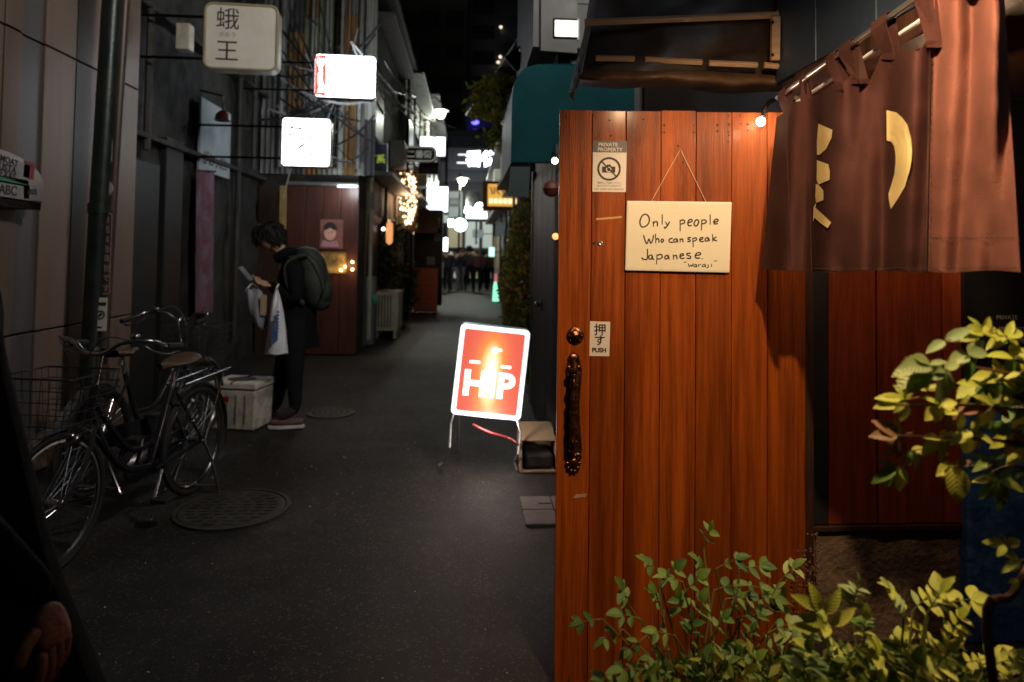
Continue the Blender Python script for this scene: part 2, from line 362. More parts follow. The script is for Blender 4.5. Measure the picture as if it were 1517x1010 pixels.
# blue column with a black upper panel
bc = thing('blue_column', 'rough blue painted column with a black upper panel beside the doorway', 'column', (2.0, 2.4, 0))
Yc = 2.585; xl = at(1433, 700, Yc).x; zs = at(1470, 600, Yc).z; zs2 = zs + .02
obj('shaft', MB().bb(xl, 3.0, Yc, Yc + .22, 0, zs), BLUEP, bc, bev=.012)
obj('upper_panel', MB().bb(xl + .006, 3.0, Yc + .012, Yc + .22, zs + .003, 2.15), GLOSSB, bc, bev=.004)
M = FR(at(1492, 470, Yc + .0115), (1, 0, 0)); ME_ = mat('faded_grey_print', (.16, .15, .15), .6)
lettering('PRIVATE', .024, M, ME_, bc, ext=.0006); lettering('PROPERTY', .024, FR(at(1500, 487, Yc + .0115), (1, 0, 0)), ME_, bc, ext=.0006)
# ------------------------------------------------------------------ the wooden door
A = at(829, 167, 2.40); B = at(1193, 160, 2.335)
DX = V((B.x - A.x, B.y - A.y, 0)); DW = DX.length; DX.normalize(); DN = V((DX.y, -DX.x, 0))      # DN points at the viewer
DT = (A.z + B.z) / 2; O = V((A.x, A.y, 0))
def ondoor(px, py, off=0.0):
    d = ray(px, py); k = ((O + DN * off - CAM).dot(DN)) / d.dot(DN); return CAM + d * k
def du(px, py): return (ondoor(px, py) - O).dot(DX)
door = thing('wooden_door', 'tall varnished orange-brown plank door standing open', 'door', (O + DX * DW / 2))
us = [0.0, du(876, 330), du(926.5, 330), du(978.5, 330), du(1031, 330), du(1084, 330), du(1137, 330), DW]
MD = FR(O, DX)                                      # local: x along door, y up, z to viewer
def dbox(u0, u1, z0, z1, n0, n1): return MB().bb(u0, u1, z0, z1, n0, n1, M=MD)
obj('core', dbox(.004, DW - .004, .012, DT - .012, -.042, -.018), DKWOOD, door)
random.seed(5)
for i in range(7):
    z1 = DT - random.uniform(0, .004); nn = random.uniform(-.0015, .0015)
    obj('plank', dbox(us[i] + .0009, us[i + 1] - .0009, .01, z1, -.018, nn), WOOD, door, bev=.0024)
NAIL = mat('nail_hole', (.02, .01, .006), .7)
holes = [(838, 173), (903, 178), (928, 178), (984, 185), (984, 196), (1028, 185), (1028, 196), (1063, 185), (1063, 194), (1080, 171), (1080, 184), (1079, 195), (1080, 200), (1079, 210), (1097, 171), (1098, 183), (1108, 184), (1108, 193), (1134, 171), (1005, 216), (953, 177), (1012, 240), (905, 201)]
for (x, y) in holes:
    M = FR(ondoor(x, y, .0012), DX, (0, 0, 1)); r = random.choice([.0032, .0042, .0025])
    obj('nail', MB().lathe([(r, -.001), (r, .0008), (r * .5, .0012)], 8, M=M), NAIL, door)
# fittings
def rosette(px, py, r):
    M = FR(ondoor(px, py, .0015), DX)
    m = MB().lathe([(r, 0), (r, .004), (r * .86, .008), (r * .66, .009), (r * .6, .016), (r * .36, .021), (.0001, .022)], 24, M=M)
    for k in range(8):
        a = k * pi / 4; m.ball((M @ V((r * .74 * cos(a), r * .74 * sin(a), .009))), r * .14, 8, 6)
    return m
obj('deadbolt', rosette(852, 497, .030), AGED, door, smooth=True)
obj('peephole', MB().lathe([(.009, 0), (.009, .004), (.006, .006), (.0001, .005)], 14, M=FR(ondoor(889, 360, .001), DX)), STEEL, door, smooth=True)
obj('keyhole', MB().lathe([(.006, 0), (.006, .002), (.0001, .002)], 10, M=FR(ondoor(880, 360, .001), DX)), NAIL, door)
h = obj('handle', MB(), IRON, door)
m = MB(); plate = [(849, 520), (842, 530), (838, 548), (841, 600), (838, 640), (836, 665), (842, 690), (850, 700), (858, 690), (862, 665), (860, 640), (858, 600), (862, 548), (858, 530)]
pl = [(du(x, y), ondoor(x, y).z) for x, y in plate]
m.prism(pl, .001, .007, M=MD)
pts = [ondoor(851, 536, .006), ondoor(851, 546, .035), ondoor(850, 560, .052), ondoor(850, 575, .056), ondoor(849, 610, .058), ondoor(848, 640, .056), ondoor(848, 655, .05), ondoor(848, 668, .035), ondoor(848, 676, .006)]
m.tube(smooth_path(pts, 4), [(.0065 + .0045 * abs(sin(i * .75))) for i in range(33)], 12)
for yy in (548, 572, 592, 612, 634, 655):
    p = ondoor(850, yy, .055); m.tube([p + V((0, 0, .004)), p - V((0, 0, .004))], .0145, 12)
for (x, y, r) in ((850, 531, .02), (849, 686, .022), (856, 676, .014), (842, 672, .012), (857, 545, .010), (843, 545, .010)):
    q = ondoor(x, y, .008); m.ball(q, r, 14, 8, sc=(1, .45, 1))
for k in range(10):
    a = k * .63; q = ondoor(849 + 9 * cos(a), 686 + 12 * sin(a), .010); m.ball(q, .007, 8, 6)
bpy.data.objects.remove(h); obj('handle', m, AGED, door, smooth=True)
m = MB(); m.prism([(du(848, 738), ondoor(848, 738).z), (du(867, 736), ondoor(867, 736).z), (du(869, 731), ondoor(869, 731).z), (du(853, 732), ondoor(853, 732).z)], .0016, .0024, M=MD)
obj('scuff', m, mat('scuffed_bare_wood', (.42, .25, .16), .8), door)
m = MB(); m.prism([(du(883, 326), ondoor(883, 326).z), (du(921, 323), ondoor(921, 323).z), (du(921, 320), ondoor(921, 320).z), (du(883, 323), ondoor(883, 323).z)], .0016, .0020, M=MD)
obj('tape_mark', m, mat('old_tape_mark', (.56, .32, .13), .6), door)
# stickers
def dcard(name, corners, off, th, m, parent=None, **k):
    pl = [(du(x, y), ondoor(x, y).z) for x, y in corners]
    return obj(name, MB().prism(pl, off, off + th, M=MD), m, parent, **k)
def dtext(s, size, px, py, off, m, parent, **k): return lettering(s, size, FR(ondoor(px, py, off), DX, (0, 0, 1)), m, parent, **k)
st = thing('no_photography_sticker', 'white no photography sticker with dark header high on the door', 'sticker', ondoor(903, 284, .0025))
dcard('backing', [(877.5, 284), (927, 284.5), (928.5, 208.5), (878.5, 208.5)], .0017, .0010, STICK, st)
dcard('header', [(878, 225.5), (928, 226), (928.5, 208.5), (878.5, 208.5)], .0028, .0004, STICKD, st)
dtext('PRIVATE', .0185, 901, 214, .0034, STICK, st, ext=.0003, bold=.0003); dtext('PROPERTY', .0185, 904, 221.3, .0034, STICK, st, ext=.0003, bold=.0003)
m = MB(); cpt = (902.3, 250)
ribbon(m, [(cpt[0] + 16 * cos(a * pi / 20), cpt[1] + 16 * sin(a * pi / 20)) for a in range(41)], 3.0, lambda x, y: ondoor(x, y, .0034))
ribbon(m, [(891, 238.5), (913.5, 261.5)], 2.6, lambda x, y: ondoor(x, y, .0040))
obj('prohibition_ring', m, INK, st)
m = MB()
def dpoly(m, pts, off=.0032): m.add([ondoor(x, y, off) for x, y in pts], [tuple(range(len(pts)))])
dpoly(m, [(892, 255.5), (911.5, 255.5), (911.5, 246.5), (906, 246.5), (904.5, 243.5), (899.5, 243.5), (898, 246.5), (892, 246.5)])
obj('camera_symbol', m, INK, st)
m = MB(); ribbon(m, [(901.8 + 3.4 * cos(a * pi / 8), 251 + 3.4 * sin(a * pi / 8)) for a in range(17)], 1.3, lambda x, y: ondoor(x, y, .0036)); obj('lens_symbol', m, STICK, st)
GREYI = mat('grey_print', (.30, .27, .25), .7)
for yy, s_ in ((270.5, '撮影はご遠慮ください'), (275, 'NO PHOTOGRAPHY'), (280, 'NO VIDEO RECORDING')):
    dtext(s_, .0085 if yy < 272 else .0095, 902.5, yy, .0032, GREYI, st, ext=.0002)
ps = thing('push_sticker', 'small white push sticker beside the ornate handle', 'sticker', ondoor(888, 527, .0025))
dcard('backing', [(873, 527), (902.5, 527.5), (904, 476.5), (874, 475.5)], .0017, .0010, STICK, ps)
dtext('押', .044, 888.7, 488, .0031, INK, ps, ext=.0003, bold=.0007); dtext('す', .040, 888.5, 504, .0031, INK, ps, ext=.0003, bold=.0006); dtext('PUSH', .021, 887.5, 518.5, .0031, INK, ps, ext=.0003, bold=.0009)
# whiteboard with handwriting
wb = thing('whiteboard', 'small handwritten whiteboard hanging on the wooden door', 'notice board', ondoor(1004, 404, .01))
cor = [(925, 400.5), (1079, 404), (1082.5, 299.5), (927.5, 297.5)]
dcard('rim', cor, .006, .010, BOARDR, wb, bev=.004)
dcard('panel', [(928, 397.5), (1076.5, 401), (1079.5, 302.5), (930.5, 300.5)], .012, .0046, BOARDW, wb)
def Z(pts, ox=920, oy=290, s=8.418): return [(ox + x / s, oy + y / s) for x, y in pts]
strokes = [
 [(290, 230), (262, 250), (240, 300), (238, 350), (258, 385), (290, 385), (325, 365), (352, 320), (350, 270), (325, 235), (290, 228)],       # O
 [(400, 320), (405, 378)], [(405, 345), (425, 322), (450, 325), (455, 375)],                                                             # n
 [(514, 235), (514, 352)], [(555, 325), (575, 362)], [(605, 325), (580, 370), (550, 402), (540, 390)],                                   # l y
 [(738, 305), (738, 435)], [(740, 310), (775, 300), (795, 318), (785, 340), (745, 352)],                                                  # p
 [(835, 335), (885, 318), (880, 295), (850, 300), (833, 335), (845, 372), (880, 368)],                                                    # e
 [(935, 300), (912, 335), (920, 370), (945, 372), (965, 340), (965, 305), (935, 298)],                                                    # o
 [(1008, 300), (1003, 425)], [(1010, 305), (1045, 300), (1065, 320), (1045, 342), (1010, 348)],                                           # p
 [(1112, 235), (1112, 352)], [(1158, 330), (1208, 315), (1205, 293), (1180, 292), (1158, 320), (1168, 350), (1205, 345)],                 # l e
 [(283, 490), (300, 555), (325, 598), (348, 535), (372, 592), (398, 540), (405, 490)],                                                   # W
 [(430, 478), (434, 585)], [(436, 550), (455, 530), (470, 545), (474, 580)], [(508, 540), (498, 560), (512, 578), (530, 562), (525, 542), (508, 540)],  # h o
 [(640, 530), (605, 540), (602, 572), (645, 582)], [(690, 535), (660, 545), (660, 575), (690, 570), (700, 535), (705, 578)],              # c a
 [(735, 535), (738, 575)], [(738, 550), (765, 535), (772, 575)],                                                                        # n
 [(870, 520), (840, 522), (838, 540), (862, 550), (858, 570), (832, 568)],                                                               # s
 [(895, 530), (902, 635)], [(898, 535), (935, 522), (940, 550), (903, 565)],                                                             # p
 [(985, 550), (1020, 535), (1015, 518), (990, 525), (980, 555), (1005, 572), (1030, 565)],                                                # e
 [(1085, 520), (1055, 530), (1050, 560), (1080, 560), (1092, 525), (1100, 562)],                                                         # a
 [(1142, 485), (1146, 565)], [(1188, 512), (1150, 540), (1192, 560)],                                                                    # k
 [(330, 665), (330, 770), (310, 795), (270, 785), (262, 770)],                                                                           # J
 [(385, 735), (350, 748), (350, 785), (382, 785), (388, 740), (395, 785), (412, 790)],                                                   # a
 [(450, 735), (443, 848)], [(450, 742), (500, 730), (515, 760), (490, 785), (450, 785)],                                                 # p
 [(580, 738), (548, 755), (550, 785), (580, 778), (590, 742), (600, 788)],                                                               # a
 [(652, 735), (655, 790)], [(656, 755), (680, 740), (695, 752), (698, 788)],                                                             # n
 [(740, 752), (780, 740), (770, 722), (742, 730), (735, 760), (755, 782), (790, 775)],                                                   # e
 [(865, 715), (825, 718), (825, 738), (868, 755), (862, 780), (822, 778)],                                                               # s
 [(930, 745), (992, 730), (985, 708), (950, 712), (925, 745), (940, 775), (985, 775)], [(1012, 782), (1016, 784)],                        # e .
 [(785, 832), (793, 822)], [(802, 830), (812, 820)],
 [(840, 845), (852, 882), (872, 860), (885, 880), (900, 842)], [(935, 852), (908, 865), (915, 885), (935, 878), (940, 855), (945, 888)],
 [(965, 852), (968, 885)], [(968, 862), (995, 852)], [(1045, 852), (1015, 862), (1018, 882), (1045, 878), (1050, 855), (1055, 888)],
 [(1085, 855), (1088, 885), (1070, 898)], [(1128, 850), (1130, 882)], [(1163, 815), (1172, 806)], [(1182, 818), (1195, 806)]]
def inkoff(x, y): return ondoor(x, y, .0172)
m = MB()
for s_ in strokes:
    fine = s_[0][1] > 800 and s_[0][0] > 780 or s_[0][0] > 770 and s_[0][1] > 795
    ribbon(m, smooth_path(Z(s_), 3), 1.35 if fine else (2.1 if s_[0][1] < 440 else 1.95), inkoff)
obj('handwritten_lettering', m, INK, wb)
m = MB(); nl = ondoor(1008, 221, .012)
m.tube([ondoor(965, 298, .012), nl], .0009, 5); m.tube([nl, ondoor(1046, 299, .012)], .0009, 5)
obj('string', m, mat('pale_string', (.75, .6, .45), .7), wb)
obj('hook', MB().tube([ondoor(1008, 221, 0), ondoor(1008, 221, .016)], .0022, 8), STEEL, wb)
# ------------------------------------------------------------------ curtain (noren)
nor = thing('noren_curtain', 'short plum shop curtain with cream lettering hanging beside the door', 'curtain', onx(1350, 404, 1.02))
def sstep(a, b, x): t = max(0, min(1, (x - a) / (b - a))); return t * t * (3 - 2 * t)
def fold(px, py):
    t = max(0, min(1, (py - 60) / 340))
    f = .022 * sin((px - 1180) * .058 + .8) * (.35 + .65 * (1 - t)) + .014 * sin((px - 1200) * .11 + t * 2.2)
    f += .030 * math.exp(-((px - (1287 + 30 * t)) / 26) ** 2) * (1 - .55 * t)
    f -= .030 * math.exp(-((px - (1262 - 8 * t)) / 16) ** 2) * (1 - .7 * t)
    f += .035 * math.exp(-((px - (1446 + 14 * t)) / 20) ** 2)
    f += .004 * noise.noise(V((px * .03, py * .02, 2)))
    return f
def nx(px, py):                                   # world X of the cloth where this line of sight meets it
    t = max(0, min(1, (py - 100) / 300))
    return 1.045 - .040 * t * sstep(1420, 1150, px) - .004 * t + fold(px, py) * 1.25
def cloth(fn, nu, nv, name, m, off=0.0):
    g = MB().grid(lambda u, v: (lambda p: onx(p[0], p[1], nx(p[0], p[1]) - off))(fn(u, v)), nu, nv)
    return obj(name, g, m, nor, smooth=True, solid=.0016)
def lerp(a, b, t): return a + (b - a) * t
cloth(lambda u, v: (lerp(lerp(1151, 1164, u), lerp(1128, 1173, u), v), lerp(174 - 8 * u, 399 + 2 * u, v)), 10, 40, 'curtain_panel', CLOTH, .034)
cloth(lambda u, v: (lerp(lerp(1160, 1196, u), lerp(1165, 1203, u), v), lerp(152 - 3 * u, 400 + 3 * u, v)), 14, 40, 'curtain_panel', CLOTH, .016)
def topC(x):
    ks = [(1196, 146), (1215, 138), (1240, 120), (1252, 120), (1262, 110), (1276, 112), (1290, 118), (1300, 96), (1307, 77), (1330, 74), (1361, 75), (1368, 66), (1374, 56), (1386, 56)]
    for a, b in zip(ks, ks[1:]):
        if a[0] <= x <= b[0]: return lerp(a[1], b[1], (x - a[0]) / (b[0] - a[0]))
    return ks[0][1] if x < 1196 else ks[-1][1]
def fC(u, v):
    xt = lerp(1196, 1384, u); xb = lerp(1201, 1378, u); yt = topC(xt); yb = 402 + 1.5 * sin(u * 9)
    return (lerp(xt, xb, v), lerp(yt, yb, v))
cloth(fC, 90, 60, 'curtain_panel', CLOTH)
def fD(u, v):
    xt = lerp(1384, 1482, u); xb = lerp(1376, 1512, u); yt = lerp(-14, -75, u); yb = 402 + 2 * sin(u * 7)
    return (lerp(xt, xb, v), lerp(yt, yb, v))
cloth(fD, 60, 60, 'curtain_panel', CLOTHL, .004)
def on(px, py, off=.006): return onx(px, py, nx(px, py) - off)
S2 = lambda P: [(1120 + x * .41571, y * .41584) for x, y in P]
polys = [[(222, 440), (272, 462), (269, 490), (250, 530), (225, 552), (217, 550), (217, 500)],
         [(217, 570), (258, 585), (263, 610), (262, 640), (222, 657), (216, 640)],
         [(213, 655), (222, 657), (240, 678), (240, 712), (214, 722), (211, 700)],
         [(205, 738), (214, 722), (212, 740), (240, 765), (268, 792), (255, 812), (230, 795), (208, 775), (203, 790)],
         [(465, 392), (500, 400), (522, 420), (540, 445), (552, 490), (556, 530), (554, 570), (548, 605), (530, 665), (505, 708), (480, 745), (474, 715), (472, 690), (483, 655), (493, 620), (497, 580), (497, 550), (492, 520), (482, 505), (466, 500)]]
for P_ in polys:
    obj('cream_character', flatpoly(S2(P_), lambda x, y: on(x, y, .0075)), CREAM, nor)
# hems and stitching
m = MB()
for q in range(26):
    y = 60 + q * 13; ribbon(m, [(1381.5 - q * .12, y), (1381.5 - q * .12, y + 8)], 1.7, lambda x, y: on(x, y, .0085))
for q in range(16): ribbon(m, [(1384 + q * 7.6, 352), (1388.5 + q * 7.6, 352.3)], 1.4, lambda x, y: on(x, y, .0085))
for q in range(12): ribbon(m, [(1206 + q * 14, 391.5), (1214 + q * 14, 391.7)], .8, lambda x, y: on(x, y, .0045))
obj('stitching', m, THREAD, nor)
m = MB(); ribbon(m, [(1377.6 - q * .3, 62 + q * 17) for q in range(21)], 1.6, lambda x, y: on(x, y, .010)); obj('selvedge', m, THREAD, nor)
m = MB(); ribbon(m, [(1203 + q * 7.5, 397 + .8 * sin(q)) for q in range(24)], 1.2, lambda x, y: on(x, y, .006)); ribbon(m, [(1378 + q * 7, 397 + .6 * sin(q * 2)) for q in range(20)], 1.2, lambda x, y: on(x, y, .010)); obj('hem', m, THREAD, nor)
# hanging loops
RA = at(1157, 141, 2.27); RB = onx(1353, 0, 1.055)
RD = (RB - RA).normalized(); RE = RA + RD * 2.0
def rodat(px):                                    # point of the rod seen at this pixel column
    a, b = 0.0, 2.0
    for _ in range(40):
        k = (a + b) / 2; q = R.transposed() @ (RA + RD * k - CAM); x = CX + FPX * q.x / -q.z
        if x < px: a = k
        else: b = k
    return RA + RD * k
for x0, xb, yb, wpx in ((1163, 1164, 166, 9), (1192, 1191, 152, 10), (1236, 1243, 124, 12), (1257, 1270, 114, 15), (1308, 1315, 78, 18), (1370, 1384, 60, 24), (1430, 1440, -20, 34)):
    top = rodat(x0); k = wpx / 2
    a1, a2 = on(xb - k, yb + 10), on(xb + k, yb + 10); wv = RD * ((a2 - a1).length / 2)
    nX = V((-1, 0, 0)); mid = (a1 + a2) / 2
    path = [(a1, a2), (on(xb - k, yb), on(xb + k, yb)), (top - wv + nX * .014 - V((0, 0, .012)), top + wv + nX * .014 - V((0, 0, .012))),
            (top - wv + nX * .012 + V((0, 0, .010)), top + wv + nX * .012 + V((0, 0, .010))), (top - wv + V((0, 0, .016)), top + wv + V((0, 0, .016))),
            (top - wv - nX * .014, top + wv - nX * .014), (a1 - nX * .02, a2 - nX * .02)]
    g = MB(); vs = [p for pr in path for p in pr]; g.add(vs, [(2 * i, 2 * i + 1, 2 * i + 3, 2 * i + 2) for i in range(len(path) - 1)])
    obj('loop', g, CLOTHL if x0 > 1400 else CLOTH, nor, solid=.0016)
rod = thing('curtain_rod', 'pale metal rod and rail holding up the plum curtain', 'rod', RA)
obj('rod', MB().tube([RA - RD * .03, RE], .0085, 14), STEEL, rod, smooth=True)
off = V((.045, 0, -.030))
obj('rail', MB().tube([RA + off, RE + off], .006, 10), mat('white_rail', (.62, .66, .72), .35), rod, smooth=True)
for k in (.02, 1.9):
    obj('bracket', MB().tube([RA + RD * k, RA + RD * k + off, RA + RD * k + V((.12, 0, -.01))], .006, 8), IRON, rod)
# ------------------------------------------------------------------ canvas awning above the door
aw = thing('canvas_awning', 'brown canvas awning on a pale wooden frame above the door', 'awning', at(1010, 140, 2.6))
Ya, Yb = 2.48, 2.62
def battens(pts, r, y0): return MB().tube([at(x, y, y0) for x, y in pts], r, 4)
obj('batten', battens([(866, 33), (1152, 22)], .014, Ya), PALEWOOD, aw, bev=.002)
for a, b in (((882, 86), (940, 87)), ((955, 88), (1040, 92)), ((1050, 93), (1122, 96)), ((1132, 96), (1158, 98))):
    obj('batten', battens([a, b], .012, Ya), PALEWOOD, aw, bev=.002)
obj('bracket', MB().tube([at(1158, 4, Ya), at(1157, 98, Ya)], .010, 4), PALEWOOD, aw, bev=.002)
o = obj('bracket_plate', MB().prism([(at(x, y, Ya).x, at(x, y, Ya).z) for x, y in ((1138, 92), (1150, 92), (1151, 28), (1139, 28))], -.008, .008, M=Matrix.Translation((0, Ya - .022, 0)) @ Matrix.Rotation(radians(90), 4, 'X')), PALEWOOD, aw)
for y in (33, 81): obj('bolt', MB().ball(at(1144.5, y, Ya - .034), .006, 10, 6), IRON, aw)
obj('strut', MB().tube([at(1150, 24, Ya), at(1205, -30, Ya + .05)], .014, 4), PALEWOOD, aw)
# canvas: front drop behind the battens, sagging belly below, side cheek
def cv(u, v):
    x = lerp(lerp(896, 1175, u), lerp(856, 1150, u), min(1, v * 1.0)); 
    y = lerp(-60 - 10 * u, 104 + 4 * u, v)
    d = .05 * sin(u * 5 + v * 3) * v + .02 * noise.noise(V((u * 5, v * 4, 3)))
    return at(x, y, Ya + .05 + d)
obj('canvas', MB().grid(cv, 40, 24), CANVAS, aw, smooth=True, solid=.003)
def cv2(u, v):
    sag = 30 * (.7 + .3 * u) * v + 7 * sin(u * 7 + 1) * v * (1 - v)
    x = lerp(856, 1150, u) + (6 * v); y = 104 + 4 * u + sag + 3 * sin(u * 11) * v
    dep = Ya + .05 + .05 * sin(u * 5 + 3) - .09 * sin(v * pi) + .10 * v + .018 * sin(u * 26 + v * 5) * v
    return at(x, y, dep)
obj('canvas_belly', MB().grid(cv2, 60, 14), mat('lit_brown_canvas', (.115, .062, .032), .5, var=.45, scale=6, bump=.5, bscale=10), aw, smooth=True, solid=.003)  # lighter copy of the canvas, light on the folds put into its colour
def cv3(u, v):
    p = at(lerp(896, 856, v), lerp(-60, 130, v), Ya + .02); return p + V((0, .28 * u, 0)) + V((-.02 * sin(u * 5) * v, 0, 0))
obj('canvas_cheek', MB().grid(cv3, 10, 12), mat('grey_canvas_edge', (.16, .16, .17), .6, var=.3), aw, smooth=True, solid=.003)
# ------------------------------------------------------------------ warm wall lamp of the bar (above the frame) and the added bulb by the door
wl = thing('wall_lamp', 'gooseneck lamp with dark shade lighting the wooden door from above', 'lamp', (.63, 1.08, 2.28))
obj('arm', MB().tube(smooth_path([V((XB, .85, 2.75)), V((.95, .9, 2.95)), V((.71, 1.05, 2.72)), V((.63, 1.08, 2.45))], 6), .010, 10), IRON, wl, smooth=True)
obj('lamp_shade', MB().lathe([(.025, .17), (.04, .15), (.075, .09), (.115, 0), (.111, 0), (.070, .086), (.03, .14)], 24, M=Matrix.Translation((.63, 1.08, 2.28))), IRON, wl, smooth=True)
obj('bulb', MB().ball((.63, 1.08, 2.33), .030, 14, 10), emis('warm_bulb_lit', (1, .70, .38), 12), wl, smooth=True)
ld = bpy.data.lights.new('warm_lamp', 'SPOT'); ld.energy = 92; ld.color = (1, .67, .36); ld.spot_size = radians(120); ld.spot_blend = .55; ld.shadow_soft_size = .022
lo = bpy.data.objects.new('warm_lamp', ld); COL.objects.link(lo); lo.location = (.63, 1.08, 2.282)
lo.rotation_euler = V((.52, .55, -.66)).to_track_quat('-Z', 'Y').to_euler()
sb = thing('hotspot_bulb', 'added bulb making the bright spot at the top corner of the wooden door', 'light bulb', ondoor(1127, 182, .04))  # bulb put in to make the bright spot on the door
obj('glass', MB().ball(ondoor(1127, 180, .045), .016, 14, 10), emis('hotspot_bulb_lit', (1, .86, .66), 25, sample=False), sb, smooth=True)
obj('socket', MB().tube([ondoor(1130, 172, .045), ondoor(1133, 160, .04), ondoor(1140, 150, .02), ondoor(1148, 147, .0)], .008, 8), IRON, sb)
l2 = bpy.data.lights.new('hotspot_light', 'POINT'); l2.energy = .75; l2.color = (1, .72, .42); l2.shadow_soft_size = .02
l2o = bpy.data.objects.new('hotspot_light', l2); COL.objects.link(l2o); l2o.location = ondoor(1127, 180, .13)
# cool sign box hung on the bar above the rod, out of frame: its light falls on the cladding and the rod
cs = thing('cool_sign_box', 'white lit sign box mounted high on the navy cladding', 'sign', (1.05, .95, 2.7))
obj('housing', MB().bb(.98, 1.15, .72, 1.30, 2.62, 2.98), GREYM, cs, bev=.01)
obj('face', MB().bb(.974, 1.14, .74, 1.28, 2.610, 2.618), emis('cool_tube', (.62, .82, 1), 6), cs)
obj('face', MB().bb(1.0, 1.14, 1.302, 1.308, 2.64, 2.96), MATS['cool_tube'], cs)

dl = thing('doorway_lamp', 'small warm ceiling lamp inside the doorway behind the curtain', 'lamp', (1.5, 1.95, 2.04))
obj('lamp_shade', MB().lathe([(.02, .12), (.05, .10), (.07, 0), (.066, 0), (.02, .09)], 18, M=Matrix.Translation((1.5, 1.95, 2.04))), IRON, dl)
obj('bulb', MB().ball((1.5, 1.95, 2.07), .02, 10, 8), MATS['warm_bulb_lit'], dl)
l3 = bpy.data.lights.new('doorway_lamp', 'POINT'); l3.energy = 14; l3.color = (1, .62, .34); l3.shadow_soft_size = .03
l3o = bpy.data.objects.new('doorway_lamp', l3); COL.objects.link(l3o); l3o.location = (1.5, 1.95, 2.02)

# added fill light, boxed and unseen behind the canvas awning: lights the alley beyond
sx_ = thing('side_fill_box', 'added fill light box hidden behind the canvas awning', 'sign', (1.05, 2.85, 3.85))
MSB = FR((1.02, 2.9, 4.15), V((.80, .60, 0)), (0, 0, 1)); nrm = V((-.60, .80, 0))
MSB = Matrix(((-.80, 0, -.60, 1.02), (-.60, 0, .80, 2.9), (0, 1, 0, 4.15), (0, 0, 0, 1)))
obj('housing', MB().box((0, 0, -.09), (.56, .60, .17), M=MSB), GREYM, sx_, bev=.01)
obj('face', MB().box((0, 0, 0), (.52, .56, .006), M=MSB), emis('side_face', (1, .97, .88), 4, sample=False), sx_)
obj('bracket', MB().tube([MSB @ V((0, 0, -.15)), V((1.3, 2.75, 4.15))], .02, 6), IRON, sx_)
la = bpy.data.lights.new('side_fill_light', 'AREA'); la.shape = 'RECTANGLE'; la.size = .5; la.size_y = .54; la.energy = 82; la.color = (1, .95, .86)
lao = bpy.data.objects.new('side_fill_light', la); COL.objects.link(lao); lao.matrix_world = MSB @ Matrix.Translation((0, 0, .01)) @ Matrix.Rotation(pi, 4, 'X')
# ------------------------------------------------------------------ flat cards and light boxes facing down the alley
def pxM(cx, cy, Y, rz=0): return FR(at(cx, cy, Y), (cos(rz), sin(rz), 0), (0, 0, 1))
def pxsize(x0, y0, x1, y1, Y): return (abs((at(x1, (y0 + y1) / 2, Y) - at(x0, (y0 + y1) / 2, Y)).x), abs((at((x0 + x1) / 2, y0, Y) - at((x0 + x1) / 2, y1, Y)).z))
def card(name, x0, y0, x1, y1, Y, th, m, parent=None, r=.01, rz=0, **k):
    w_, h_ = pxsize(x0, y0, x1, y1, Y); M = pxM((x0 + x1) / 2, (y0 + y1) / 2, Y, rz)
    return obj(name, MB().prism(rrect(w_, h_, min(r, w_ / 2.1, h_ / 2.1)), -th, 0, M=M), m, parent, **k)
def lightbox(name, label, x0, y0, x1, y1, Y, dep, face, rz=0, r=.04, cat='sign', side=OFFW, wallx=None, group=None, rim=.02):
    w_, h_ = pxsize(x0, y0, x1, y1, Y); c = at((x0 + x1) / 2, (y0 + y1) / 2, Y); M = FR(c, (cos(rz), sin(rz), 0))
    t = thing(name, label, cat, c - V((0, 0, h_ / 2)), group=group)
    obj('housing', MB().prism(rrect(w_, h_, r), -dep, -.006, M=M), side, t, smooth=True)
    obj('face', MB().prism(rrect(w_ - rim, h_ - rim, max(.004, r - rim / 2)), -.008, 0, M=M), face, t)
    if face.name in ('cool_lightbox_white', 'square_sign_white', 'far_lightbox_white'): obj('face', MB().prism(rrect(w_ - rim, h_ - rim, max(.004, r - rim / 2)), -dep - .002, -dep + .004, M=M), face, t)
    if wallx is not None:
        for zz in (-.32, .32):
            a = M @ V((-w_ / 2 + .02, zz * h_, -dep / 2)); obj('bracket', MB().tube([a, V((wallx, a.y, a.z))], .014, 6), IRON, t)
    return t, M, w_, h_
# ------------------------------------------------------------------ left: brown panelled building
XL = -2.80
b1 = thing('panelled_building', 'brown metal panelled building beside the parked bicycles', 'building', (-4.5, 3, 0))
obj('wall', MB().bb(-7, XL - .04, -1.5, 5.93, 0, 7.4), SEAM, b1)
cols = [(-1.4, .8, 0), (.8, 2.1, 0), (2.1, 3.05, 1), (3.05, 4.26, 0), (4.26, 4.42, 1), (4.42, 4.66, 2), (4.66, 5.02, 0), (5.02, 5.60, 0), (5.60, 5.93, 1)]
for (a, b, k) in cols:
    for z0, z1 in ((.02, .95), (.95, 2.84), (2.84, 4.7), (4.7, 6.6)):
        d = {0: 0, 1: .006, 2: -.014}[k]
        obj('panel', MB().bb(XL - .038, XL + d, a + .003, b - .003, z0 + .007, z1 - .007), BROWNQ if k == 2 else BROWNP, b1, bev=.004)
